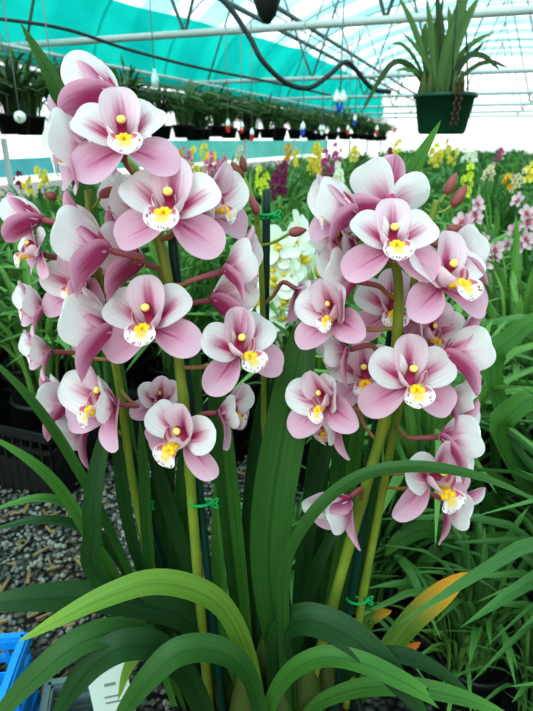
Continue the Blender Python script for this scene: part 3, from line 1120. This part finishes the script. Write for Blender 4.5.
# closer leaves of the neighbour plant on the right: a plant with individual leaves
nb = V((.62, .98, 0))
e = empty('neighbour_orchid', nb, 'leafy green orchid with long arching strap leaves next to the yellowing leaf', 'orchid')
link('pot', POT, e)
for pts, wpx, mi in (
        ([(560, 640, 1.0), (500, 620, .98), (455, 560, .96), (430, 530, .95), (400, 540, .94), (385, 556, .93)], 20, 3),
        ([(580, 640, 1.0), (540, 520, .95), (500, 440, .92), (520, 405, .90), (560, 385, .90)], 26, 3),
        ([(580, 640, 1.0), (520, 470, 1.0), (492, 370, 1.0), (515, 335, .99), (565, 300, .98)], 24, 3),
        ([(560, 640, 1.0), (470, 600, .96), (415, 610, .92), (395, 650, .90)], 16, 1),
        ([(560, 640, 1.0), (500, 560, .97), (450, 545, .95), (415, 575, .93), (395, 600, .92)], 15, 3),
        ([(560, 640, 1.0), (500, 640, .92), (440, 620, .88), (405, 612, .86)], 17, 1),
        ([(570, 640, 1.0), (520, 560, .97), (485, 500, .96), (470, 465, .95)], 18, 1),
        ([(590, 640, 1.0), (555, 600, .95), (520, 545, .92), (480, 535, .90)], 15, 3),
        ([(560, 650, 1.0), (535, 650, .9), (505, 640, .86), (485, 620, .84)], 18, 3),
        ([(570, 650, 1.0), (520, 580, 1.0), (500, 500, 1.0), (490, 420, 1.02)], 16, 1),
        ([(570, 650, 1.0), (545, 560, .98), (525, 500, .97), (470, 462, .96)], 14, 3),
        ([(570, 650, 1.0), (460, 640, .98), (425, 660, .95), (400, 690, .93)], 14, 1)):
    mid = pts[len(pts) // 2]
    w = px_w(wpx, mid[1], mid[2])
    P3 = [at(*p) for p in pts]
    P3[0] = nb + V((random.uniform(-.05, .05), random.uniform(-.05, .05), .19))
    gg = leaf_geo(P3, w, 24, .2, V((0, 0, 1)) + BACK * .7)
    link('leaf', gg.mesh('leaf', LM[mi], True, nb), e)

# ================================================================== GROUND
t = NT('gravel_ground')
o = t.n('TexCoord').outputs['Object']
vor = t.n('TexVoronoi')
vor.inputs['Scale'].default_value = 55
t.link(o, vor.inputs['Vector'])
sep = t.n('SeparateXYZ')
t.link(vor.outputs['Color'], sep.inputs[0])
col = t.mix(sep.outputs[0], rgb(58, 57, 54), rgb(104, 102, 97))
big = t.noise(o, 3.0, 4)
col = t.mix(t.smooth(big, .5, .7), col, rgb(104, 84, 62))
col = t.mix(t.smooth(vor.outputs['Distance'], .3, .75), col, rgb(26, 26, 25))
t.surf(col, .85, .2, bump=t.math('MULTIPLY', vor.outputs['Distance'], -1.0), bstr=.9, bdist=.012)
g = Geo()
a, b, c, d = gh(-4, -12, 0), gh(-4, 12, 0), gh(40, 12, 0), gh(40, -12, 0)
g.grid([[a, b], [d, c]])
g.f = [tuple(reversed(f)) for f in g.f]
fl = link('floor', g.mesh('floor', t.m))
fl['kind'] = 'structure'
# loose stones of the path
t = NT('stone_grey')
oi = t.noise(t.n('TexCoord').outputs['Object'], 22.0, 1)
t.surf(t.mix(t.smooth(oi, .3, .7), rgb(84, 81, 74), rgb(150, 146, 136)), .85, .2)
G = Geo()
rg = random.Random(11)
for k in range(5200):
    y = rg.uniform(.75, 2.1)
    x = rg.uniform(-1.15, .05)
    if abs(x) > y * .62 + .15:
        continue
    s = rg.uniform(.004, .0095)
    rot = Matrix.Rotation(rg.uniform(0, 6), 3, 'Z') @ Matrix.Rotation(rg.uniform(-.6, .6), 3, 'X')
    G.ball((x, y, s * .35 + rg.uniform(0, .006)), s * rg.uniform(.8, 1.3), s * rg.uniform(.7, 1), s * rg.uniform(.45, .75), 6, 4, rot)
o = link('gravel', G.mesh('gravel', t.m, False))
tag(o, 'grey gravel of the path at the foot of the orchids', 'gravel', kind='stuff')
G = Geo()
t = NT('wood_chip')
t.surf(t.mix(t.noise(t.n('TexCoord').outputs['Object'], 14.0, 1), rgb(84, 62, 40), rgb(176, 146, 104)), .85, .2)
for k in range(260):
    y, x = rg.uniform(.8, 1.7), rg.uniform(-1.0, 0.0)
    if rg.random() < .4:
        y = rg.uniform(.85, 1.15)
    m = Matrix.Translation((x, y, rg.uniform(.012, .024))) @ Matrix.Rotation(rg.uniform(0, 6), 4, 'Z') @ Matrix.Rotation(rg.uniform(-.2, .2), 4, 'X')
    G.box((-rg.uniform(.004, .028), -rg.uniform(.001, .005), -.002), (rg.uniform(.004, .028), rg.uniform(.001, .005), .002), m)
o = link('wood_chips', G.mesh('wood_chips', t.m, False))
tag(o, 'brown wood chips scattered over the grey gravel', 'wood chips', kind='stuff')


# ---- black crates holding pots on the left, blue crate, paper tag, wire basket
def crate(name, loc, rz, sx, sy, sz, mat, label, cat='crate'):
    e = empty(name, loc, label, cat)
    e.rotation_euler = (0, 0, rz)
    g = Geo()
    g.box((-sx / 2, -sy / 2, 0), (sx / 2, sy / 2, .012))
    link('base', g.mesh('base', mat, False), e)
    for ax, sgn in (('x', 1), ('x', -1), ('y', 1), ('y', -1)):
        g = Geo()
        Lh = (sx if ax == 'y' else sy) / 2
        off = (sy if ax == 'y' else sx) / 2 * sgn
        def bx(a0, a1, z0, z1, th):
            if ax == 'y':
                g.box((a0, off - th, z0), (a1, off + th, z1))
            else:
                g.box((off - th, a0, z0), (off + th, a1, z1))
        n = int(Lh * 2 / .035)
        for i in range(n + 1):
            p = -Lh + i * (2 * Lh / n)
            bx(p - .004, p + .004, .0, sz, .004)
        for i in range(5):
            z = sz * i / 4
            bx(-Lh, Lh, z - .006 if i else 0, z + .006, .006)
        bx(-Lh, Lh, 0.02, sz * .55, .002)
        bx(-Lh - .006, Lh + .006, sz - .02, sz, .01)
        link('side', g.mesh('side', mat, False), e)
    return e


p = at(8, 455, 1.66)
crate('plastic_crate', V((-.86, 1.78, 0)), -AZ, .52, .34, .24, M['black_plastic'], 'black slatted plastic crate at the edge of the gravel path')
crate('plastic_crate', V((-.30, 1.98, 0)), -AZ, .52, .34, .24, M['black_plastic'], 'black slatted plastic crate half hidden behind the pink blooms and gravel')
crate('blue_crate', V((-.57, .71, 0)), .1, .22, .2, .2, M['blue_crate'], 'bright blue ribbed plastic crate in the bottom corner by the gravel')
crate('wire_basket', V((-.36, .76, 0)), .2, .12, .10, .10, M['galv_dark'], 'grey open basket between the blue crate and the paper tag', 'basket')
g = Geo()
c0 = at(108, 680, .70)
mt = Matrix.Translation(c0) @ Matrix.Rotation(R(-20), 4, 'X') @ Matrix.Rotation(R(-12), 4, 'Y')
g.box((-.035, -.001, -c0.z * 0 - .075), (.035, .001, .07), mt)
e = link('paper_tag', g.mesh('paper_tag', M['paper'], False, c0))
e.location = c0
tag(e, 'white paper tag standing between arching leaves above the gravel', 'tag')
g = Geo()
g.box((-.008, -.0018, -.010), (.012, -.0010, -.005), mt)
g.box((-.012, -.0018, -.030), (.014, -.0010, -.027), mt)
g.box((-.012, -.0018, -.040), (.016, -.0010, -.037), mt)
link('print', g.mesh('print', M['ink'], False, c0), e)
g = Geo()
g.tube([mt @ V((0, 0, -.07)), V((c0.x, c0.y + .01, 0.0))], .004, 8)
link('stick', g.mesh('stick', M['white_plastic'], True, c0), e)
g = Geo()
cp = V((-.16, .88, 0))
g.lathe([(0, 0), (.05, 0), (.075, .15), (.083, .15), (.083, .175), (.073, .175), (.07, .14), (0, .14)], 24)
o = link('terracotta_pot', g.mesh('terracotta_pot', M['terra']))
o.location = cp
tag(o, 'terracotta coloured pot peeking out beneath the arching leaves', 'pot')

# ================================================================== GREENHOUSE SHELL
def film_mat(name, c1, c2, alpha, bands=0.0):
    t = NT(name)
    u, v = t.uv()
    b = t.smooth(t.math('SINE', t.math('MULTIPLY', u, bands)), -.4, .4)
    nz = t.noise(t.n('TexCoord').outputs['Object'], .8, 2)
    col = t.mix(t.math('MULTIPLY', b, t.math('MULTIPLY_ADD', nz, .8, .3), clamp=True), c1, c2)
    tr = t.n('BsdfTransparent')
    t.link(col, tr.inputs[0])
    tl = t.n('BsdfTranslucent')
    t.link(col, tl.inputs[0])
    mx = t.n('MixShader')
    mx.inputs[0].default_value = alpha
    t.link(tr.outputs[0], mx.inputs[1])
    t.link(tl.outputs[0], mx.inputs[2])
    t.link(mx.outputs[0], t.out.inputs[0])
    return t.m


A0, A1, HW, GZ, RISE = -6.0, 34.0, 6.6, 2.25, 2.8


def arc(l):
    return GZ + RISE * math.sqrt(max(0, 1 - (l / HW) ** 2))


film = film_mat('roof_film', rgb(214, 238, 238), rgb(104, 182, 188), .3, 2 * math.pi * 20)
NL = 40
rows = []
for i in range(21):
    a = A0 + (A1 - A0) * i / 20
    rows.append([gh(a, HW * math.sin(-math.pi / 2 + math.pi * j / NL), arc(HW * math.sin(-math.pi / 2 + math.pi * j / NL))) for j in range(NL + 1)])
g = Geo()
g.grid(rows)
o = link('ceiling', g.mesh('ceiling', film))
o['kind'] = 'structure'

# hoops, tie beams and struts
na = 0
for k in range(0, 17):
    a = A0 + .7 + k * 2.4
    g = Geo()
    g.tube([gh(a, HW * .995 * math.sin(-math.pi / 2 + math.pi * j / 36), arc(HW * math.sin(-math.pi / 2 + math.pi * j / 36)) - .03) for j in range(37)], .024, 8)
    o = link('ceiling_hoop', g.mesh('ceiling_hoop', M['galv']))
    o['kind'] = 'structure'
BEAM_Z = 2.10
for k in range(6):
    a = 5.72 + k * 4.6
    g = Geo()
    g.tube([gh(a, -5.48, BEAM_Z), gh(a, HW, BEAM_Z)], .036, 10)
    o = link('ceiling_beam', g.mesh('ceiling_beam', M['galv']))
    o['kind'] = 'structure'
    g = Geo()
    n = 5
    for i in range(n):
        l0 = -5.0 + i * 2.0
        g.tube([gh(a, l0, BEAM_Z), gh(a, l0 + 1.0, arc(l0 + 1.0) - .04)], .017, 6)
        g.tube([gh(a, l0 + 2.0, BEAM_Z), gh(a, l0 + 1.0, arc(l0 + 1.0) - .04)], .017, 6)
    o = link('ceiling_strut', g.mesh('ceiling_strut', M['galv_dark']))
    o['kind'] = 'structure'
# purlins
for l in (-5.2, -2.6, 0, 2.6, 5.2):
    g = Geo()
    g.tube([gh(A0, l, arc(l) - .06), gh(A1, l, arc(l) - .06)], .022, 8)
    o = link('ceiling_purlin', g.mesh('ceiling_purlin', M['galv']))
    o['kind'] = 'structure'
# twin rails running along the bay (grey, overhead)
for l, z in ((-3.3, 2.72), (-2.95, 2.80)):
    g = Geo()
    g.tube([gh(-2, l, z), gh(33, l, z)], .035, 8)
    o = link('ceiling_rail', g.mesh('ceiling_rail', M['galv_dark']))
    o['kind'] = 'structure'
# gutters
for s in (-1, 1):
    g = Geo()
    m = Matrix((LT, AX, V((0, 0, 1)))).transposed().to_4x4()
    g.box((s * HW - .1, A0, GZ - .1), (s * HW + .1, A1, GZ + .05), m)
    o = link('trim_1' if s < 0 else 'trim_2', g.mesh('gutter', M['galv_dark'], False))
    o['kind'] = 'structure'
# side and end walls
wallm = film_mat('wall_film', rgb(250, 252, 250), rgb(214, 240, 236), .35, 2 * math.pi * 9)
for s, nm in ((-1, 'wall_left'), (1, 'wall_right')):
    g = Geo()
    g.grid([[gh(A0 + (A1 - A0) * i / 20, s * HW, z) for z in (0, .8, 1.6, GZ)] for i in range(21)])
    o = link(nm, g.mesh(nm, wallm))
    o['kind'] = 'structure'
for a, nm in ((A1, 'wall_back'), (A0, 'wall_front')):
    g = Geo()
    g.grid([[gh(a, HW * math.sin(-math.pi / 2 + math.pi * j / 24), z * arc(HW * math.sin(-math.pi / 2 + math.pi * j / 24))) for j in range(25)] for z in (0, .33, .66, 1)])
    o = link(nm, g.mesh(nm, wallm))
    o['kind'] = 'structure'
# posts along the hanging row
RL = -4.6
for k in range(8):
    a = 4.6 + k * 3.1
    g = Geo()
    g.tube([gh(a, RL + .15, 0), gh(a, RL + .15, 1.12)], .03, 8)
    o = link('column_%d' % (k + 1), g.mesh('post', M['galv']))
    o['kind'] = 'structure'
for k in range(7):
    a = 9 + k * 3.4
    g = Geo()
    g.tube([gh(a, 5.6, 0), gh(a, 5.6, GZ + .6)], .04, 8)
    o = link('column_%d' % (k + 9), g.mesh('post', M['galv']))
    o['kind'] = 'structure'

# teal shade cloth curtain
t = NT('teal_shade_cloth')
u, v = t.uv()
nz = t.noise(t.comb(t.math('MULTIPLY', u, 30.0), t.math('MULTIPLY', v, 2.0)), 1.0, 4)
col = t.mix(nz, rgb(0, 176, 166), rgb(40, 220, 204))
p_ = t.n('BsdfTranslucent')
t.link(col, p_.inputs[0])
q_ = t.n('BsdfDiffuse')
t.link(col, q_.inputs[0])
x_ = t.n('BsdfTransparent')
t.link(col, x_.inputs[0])
m1 = t.n('MixShader')
m1.inputs[0].default_value = .45
t.link(p_.outputs[0], m1.inputs[1])
t.link(q_.outputs[0], m1.inputs[2])
m2 = t.n('MixShader')
m2.inputs[0].default_value = .42
t.link(m1.outputs[0], m2.inputs[1])
t.link(x_.outputs[0], m2.inputs[2])
t.link(m2.outputs[0], t.out.inputs[0])
rows = []
for i in range(41):
    a = 1.0 + 32 * i / 40
    zb = 1.96 + .006 * a + .03 * math.sin(a * 1.3)
    zt = min(3.62, 2.62 + .056 * a)
    rows.append([gh(a, -5.6 + .06 * math.sin(a * 1.7 + j), zb + (zt - zb) * j / 8) for j in range(9)])
g = Geo()
g.grid(rows)
o = link('shade_cloth', g.mesh('shade_cloth', t.m))
tag(o, 'long teal green shade cloth hung along the side of the greenhouse roof', 'shade cloth')
# cyan and pale green low screens on the left wall
for a0, a1, z0, z1, c, lab in ((3.0, 8.0, .62, .86, (110, 206, 214), 'cyan screen standing low along the side wall below hanging baskets'),
                               (9.0, 24.0, .62, 1.10, (120, 218, 206), 'turquoise screen along the far side wall behind the flower rows')):
    g = Geo()
    g.grid([[gh(a0 + (a1 - a0) * i / 10, -6.3 + .05 * math.sin(i * 2), z) for z in (z0, (z0 + z1) / 2, z1)] for i in range(11)])
    mm = plain('screen_%d' % c[0], rgb(*c), .5, .3, .25, 2, .5)
    o = link('side_screen', g.mesh('side_screen', mm))
    tag(o, lab, 'screen')

# ---- rail with hanging pot plants
g = Geo()
m = Matrix((LT, AX, V((0, 0, 1)))).transposed().to_4x4()
g.box((-5.75, 1, 1.80), (-5.58, 33, 1.94), m)
o = link('trim_3', g.mesh('trim_3', M['galv_dark'], False))
o['kind'] = 'structure'
g = Geo()
g.tube([gh(3, RL, 1.98), gh(30, RL, 1.98)], .02, 8)
o = link('ceiling_rail', g.mesh('ceiling_rail', M['galv']))
o['kind'] = 'structure'
g = Geo()
g.lathe([(0, 0), (.13, 0), (.17, .16), (.18, .16), (.18, .19), (.165, .19), (.16, .15), (0, .15)], 18)
HPOT = g.mesh('hanging_pot', M['black_plastic'])
HF = [foliage_mesh(50 + i, 50, .30, .60, .03, 1.5, M['dark_leaf'] if i % 2 else M['basket_leaf'], 7) for i in range(4)]
g = Geo()
for k in range(3):
    an = k * 2.094
    g.tube([(.17 * math.cos(an), .17 * math.sin(an), .18), (.02 * math.cos(an), .02 * math.sin(an), .78)], .004, 5)
g.tube([(0, 0, .77), (0, 0, .90)], .006, 5)
HANG = g.mesh('wire_hanger', M['wire'])
nh = 0
for k in range(44):
    a = 3.4 + k * .46 * (1 + k * .008)
    if a > 29:
        break
    e = empty('hanging_basket', gh(a, RL + rr.uniform(-.15, .15), 1.12 + rr.uniform(-.04, .06)), 'dark hanging pot of strappy leaves in the row along the rail under teal cloth', 'hanging plant', 'hanging pots along the rail')
    e.rotation_euler = (0, 0, rr.uniform(0, 6))
    link('pot', HPOT, e)
    link('wire_hanger', HANG, e)
    s = rr.uniform(1.25, 1.75)
    link('foliage', HF[k % 4], e, Matrix.Translation((0, 0, .15)) @ Matrix.Diagonal((s, s, s, 1)))

# ---- large hanging basket on the right
HY = 2.35
bc = at(441, 134, HY)
e = empty('hanging_basket', bc, 'big dark green hanging pot of tall strappy orchid leaves below the white beam', 'hanging plant')
k = depth_of(110, HY) / FPX
g = Geo()
g.lathe([(0, 0), (21 * k, 0), (23 * k, 2 * k), (28.5 * k, 33 * k), (30.5 * k, 33 * k), (30.5 * k, 37 * k), (28 * k, 37 * k), (27.5 * k, 31 * k), (0, 31 * k)], 36)
link('pot', g.mesh('pot', M['green_plastic']), e)
ht = gh(5.35, 0, 0)
top = V((0, 0, 1.18))
g = Geo()
for an in (.4, 2.5, 4.6):
    g.tube([(29 * k * math.cos(an), 29 * k * math.sin(an), 36 * k), (.012 * math.cos(an), .012 * math.sin(an), .62)], .003, 6)
g.tube(spline([(0, 0, .60), (0, 0, .85), top], 8), .004, 6)
g.tube(spline([V((0, 0, .62)), V((.03, 0, .58)), V((.04, 0, .52)), V((.01, 0, .5))], 8), .008, 6)
link('wire_hanger', g.mesh('wire_hanger', M['green_plastic']), e)
for pts, wpx, mt in (
        ([(436, 96), (424, 60), (412, 25), (396, -8)], 10, 0), ([(438, 96), (432, 60), (430, 25), (426, 0)], 7, 0), ([(440, 96), (446, 55), (460, 10), (470, -15)], 11, 0),
        ([(444, 96), (452, 60), (464, 25), (480, -5)], 9, 0), ([(434, 96), (426, 70), (424, 40), (426, 22)], 9, 0), ([(432, 96), (415, 60), (402, 45), (391, 44)], 5, 0),
        ([(432, 96), (414, 70), (396, 62), (380, 80), (361, 114)], 7, 1), ([(446, 96), (462, 65), (475, 52), (484, 42)], 5, 1), ([(448, 96), (464, 60), (482, 56), (500, 70)], 7, 1),
        ([(446, 96), (458, 60), (475, 42), (495, 32)], 6, 0), ([(442, 96), (442, 60), (440, 25), (436, -10)], 8, 1), ([(437, 96), (430, 70), (418, 50), (402, 32)], 6, 0),
        ([(440, 96), (448, 70), (452, 40), (448, 5)], 8, 0), ([(436, 96), (420, 75), (408, 70), (396, 70)], 5, 0), ([(443, 96), (470, 70), (490, 62), (508, 68)], 5, 1),
        ([(438, 96), (440, 80), (434, 40), (444, 0)], 8, 0)):
    yj = HY + rr.uniform(-.05, .05)
    P3 = [at(x, y, HY + (yj - HY) * i / 2) for i, (x, y) in enumerate(pts)]
    gg = leaf_geo(P3, wpx * k, 18, .2, BACK + V((rr.uniform(-.5, .5), 0, .3)), .6)
    link('leaf', gg.mesh('leaf', M['dark_leaf'] if mt else M['basket_leaf'], True, bc), e)
for i in range(7):
    g = Geo()
    g.lathe([(.010, 0), (.017, .02), (.014, .06), (.004, .10)], 10, at(422 + i * 6.2, 100, HY + rr.uniform(-.04, .04)) - bc)
    link('pseudobulb', g.mesh('pseudobulb', M['bulb']), e)

# trailing seed-pod string on the pot
for x0 in (457, 462):
    g = Geo()
    for i in range(9):
        c = at(x0 - i * .8 + (i % 2) * 1.6, 84 + i * 5, HY - .14)
        g.ball(c - bc, .006, .005, .010, 7, 5)
    link('trailing_stem', g.mesh('trailing_stem', M['bark']), e)

# ---- small ornaments on strings
def ornament(px, py, Y, s, rib, lab, name='hanging_bag', twin=False):
    c = at(px, py, Y)
    e = empty(name, c, lab, 'hanging bag', 'small bags on strings under the rail')
    g = Geo()
    for dx in ((-.5, .5) if twin else (0,)):
        g.lathe([(.0, -.6 * s), (.32 * s, -.5 * s), (.42 * s, -.2 * s), (.30 * s, .25 * s), (.10 * s, .6 * s), (.05 * s, .8 * s)], 12, (dx * s * .7, 0, 0))
    link('bag', g.mesh('bag', M['white_plastic']), e)
    g = Geo()
    for dx in (-.22, .18):
        m = Matrix.Translation((dx * s, 0, -.9 * s)) @ Matrix.Rotation(dx * 1.2, 4, 'Y')
        g.box((-.16 * s, -.02 * s, -.65 * s), (.16 * s, .02 * s, .45 * s), m)
    link('ribbon', g.mesh('ribbon', M[rib], False), e)
    g = Geo()
    g.tube([(0, 0, .75 * s), (0, 0, max(.12, 1.98 - c.z))], .004, 5)
    link('string', g.mesh('string', M['wire']), e)


ornament(228, 123, 5.2, .05, 'red_ribbon', 'white bag with red ribbon, first of three beside the pink blooms')
ornament(242, 125, 5.4, .045, 'red_ribbon', 'white bag with red ribbon, middle of the three')
ornament(252, 132, 5.0, .045, 'red_ribbon', 'white bag with red ribbon, lowest of the three')
ornament(303, 126, 5.0, .05, 'blue_ribbon', 'white bag with blue ribbon next to plain white bags')
ornament(340, 97, 3.4, .05, 'blue_ribbon', 'large twin white bag with blue ribbon under the black hose', twin=True)
ornament(322, 128, 5.6, .04, 'white_plastic', 'plain white bag hanging between the blue ribboned bags', twin=True)
ornament(348, 128, 5.8, .04, 'red_ribbon', 'white bag with red ribbon just past the plain white bag')
ornament(355, 118, 5.2, .04, 'blue_ribbon', 'small white bag with blue ribbon beside the drooping basket leaf')
ornament(377, 128, 6.2, .045, 'red_ribbon', 'white bag with red ribbon beyond the drooping basket leaf')
ornament(395, 126, 6.8, .045, 'red_ribbon', 'white bag with red ribbon nearest the big hanging pot')


def disc(px, py, Y, r, lab):
    c = at(px, py, Y)
    k = depth_of(py, Y) / FPX
    e = empty('hanging_disc', c, lab, 'disc', 'white discs hanging by the baskets')
    m = Matrix.Rotation(R(90), 3, 'X')
    g = Geo()
    g.lathe([(0, -.012), (r * k, -.012), (r * k * 1.05, 0), (r * k, .012), (r * k * .35, .014), (r * k * .3, .022), (0, .022)], 24)
    g.v = [m @ p for p in g.v]
    link('disc', g.mesh('disc', M['white_plastic']), e)
    g = Geo()
    g.ball((0, -.03, 0), r * k * .2, r * k * .12, r * k * .2, 8, 5)
    link('hub', g.mesh('hub', M['galv_dark']), e)
    g = Geo()
    g.tube([(0, 0, r * k), (0, 0, 1.98 - c.z)], .004, 5)
    link('string', g.mesh('string', M['wire']), e)


disc(55, 99, 4.0, 6, 'white disc hanging beside the white back petal of the top bloom')
disc(20, 117, 4.2, 5.5, 'white disc hanging lower, before a dark hanging pot')
# clear bottle hanging near the plants
c = at(155, 80, 4.4)
e = empty('hanging_bottle', c, 'small clear bottle hanging above the rail plants', 'bottle')
g = Geo()
g.lathe([(0, -.05), (.025, -.05), (.026, .02), (.01, .045), (.01, .07), (0, .07)], 14)
link('bottle', g.mesh('bottle', plain('bottle_glass', rgb(196, 226, 218), .1, .6, .05, 10)), e)
g = Geo()
g.tube([(0, 0, .06), (0, 0, 2.4 - c.z)], .004, 5)
link('string', g.mesh('string', M['wire']), e)
# yellow price-style tag far in the rows (plain)
c = at(211, 157, 6.0)
e = empty('plant_sign', V((c.x, c.y, 0)), 'small yellow sign on a stick among the pink and yellow blooms', 'sign')
g = Geo()
g.box((-.055, -.004, c.z - .05), (.055, .004, c.z + .05))
link('panel', g.mesh('panel', M['yellow_tag'], False), e)
g = Geo()
g.tube([(0, .01, 0), (0, .01, c.z - .03)], .008, 6)
link('stick', g.mesh('stick', M['galv_dark']), e)

# black hose loop and cable
g = Geo()
pts = [(150, -30, 3.0), (215, -6, 3.0), (247, 33, 3.0), (262, 60, 3.0), (285, 82, 3.05), (308, 88, 3.1), (328, 76, 3.15), (345, 62, 3.2), (356, 70, 3.25), (372, 88, 3.3), (390, 92, 3.35)]
P3 = spline([at(*p) for p in pts], 80)
g.tube(P3, .0125, 8)
o = link('water_hose', g.mesh('water_hose', M['hose'], True, P3[0]))
o.location = P3[0]
tag(o, 'black watering hose hanging in a loop below the roof beams', 'hose')
g = Geo()
P3 = spline([at(*p) for p in ((-40, 14, 4.6), (60, 28, 4.8), (130, 50, 5.2), (200, 68, 5.8), (270, 82, 6.6), (330, 95, 7.6))], 60)
g.tube(P3, .013, 7)
o = link('power_cable', g.mesh('power_cable', M['hose'], True, P3[0]))
o.location = P3[0]
tag(o, 'thin black cable strung across in front of the teal cloth', 'cable')
# black hanging lamp bowl at the top edge
c = at(267, -10, 2.3)
e = empty('hanging_pot', c, 'black pot seen from below at the top edge of the picture', 'pot')
k = depth_of(0, 2.3) / FPX
g = Geo()
g.lathe([(0, -30 * k), (3 * k, -29 * k), (9 * k, -22 * k), (14 * k, -8 * k), (17 * k, 12 * k), (18 * k, 12 * k), (18 * k, 16 * k), (16 * k, 16 * k), (14 * k, 0), (0, -4 * k)], 24)
link('pot', g.mesh('pot', M['black_plastic']), e)
g = Geo()
g.tube([(0, 0, -4 * k), (0, 0, .8)], .004, 6)
link('string', g.mesh('string', M['wire']), e)

# ================================================================== LIGHT
wd = bpy.data.worlds.new('World')
bpy.context.scene.world = wd
wd.use_nodes = True
nt = wd.node_tree
bg = nt.nodes['Background']
tc = nt.nodes.new('ShaderNodeTexCoord')
sx = nt.nodes.new('ShaderNodeSeparateXYZ')
nt.links.new(tc.outputs['Generated'], sx.inputs[0])
rp = nt.nodes.new('ShaderNodeValToRGB')
rp.color_ramp.elements[0].position = .0
rp.color_ramp.elements[0].color = (1.0, .99, .97, 1)
rp.color_ramp.elements[1].position = .6
rp.color_ramp.elements[1].color = (.92, .97, 1.0, 1)
nt.links.new(sx.outputs[2], rp.inputs[0])
nt.links.new(rp.outputs[0], bg.inputs[0])
bg.inputs[1].default_value = 1.5
su = bpy.data.lights.new('sun', 'SUN')
su.energy = 2.6
su.angle = R(35)
su.color = (1, .98, .95)
so = bpy.data.objects.new('sun', su)
C.objects.link(so)
so.rotation_euler = (R(38), R(-24), 0)
sc = bpy.context.scene
sc.view_settings.view_transform = 'Standard'
sc.view_settings.look = 'Medium High Contrast'
sc.view_settings.exposure = 0.12
sc.cycles.transparent_max_bounces = 16
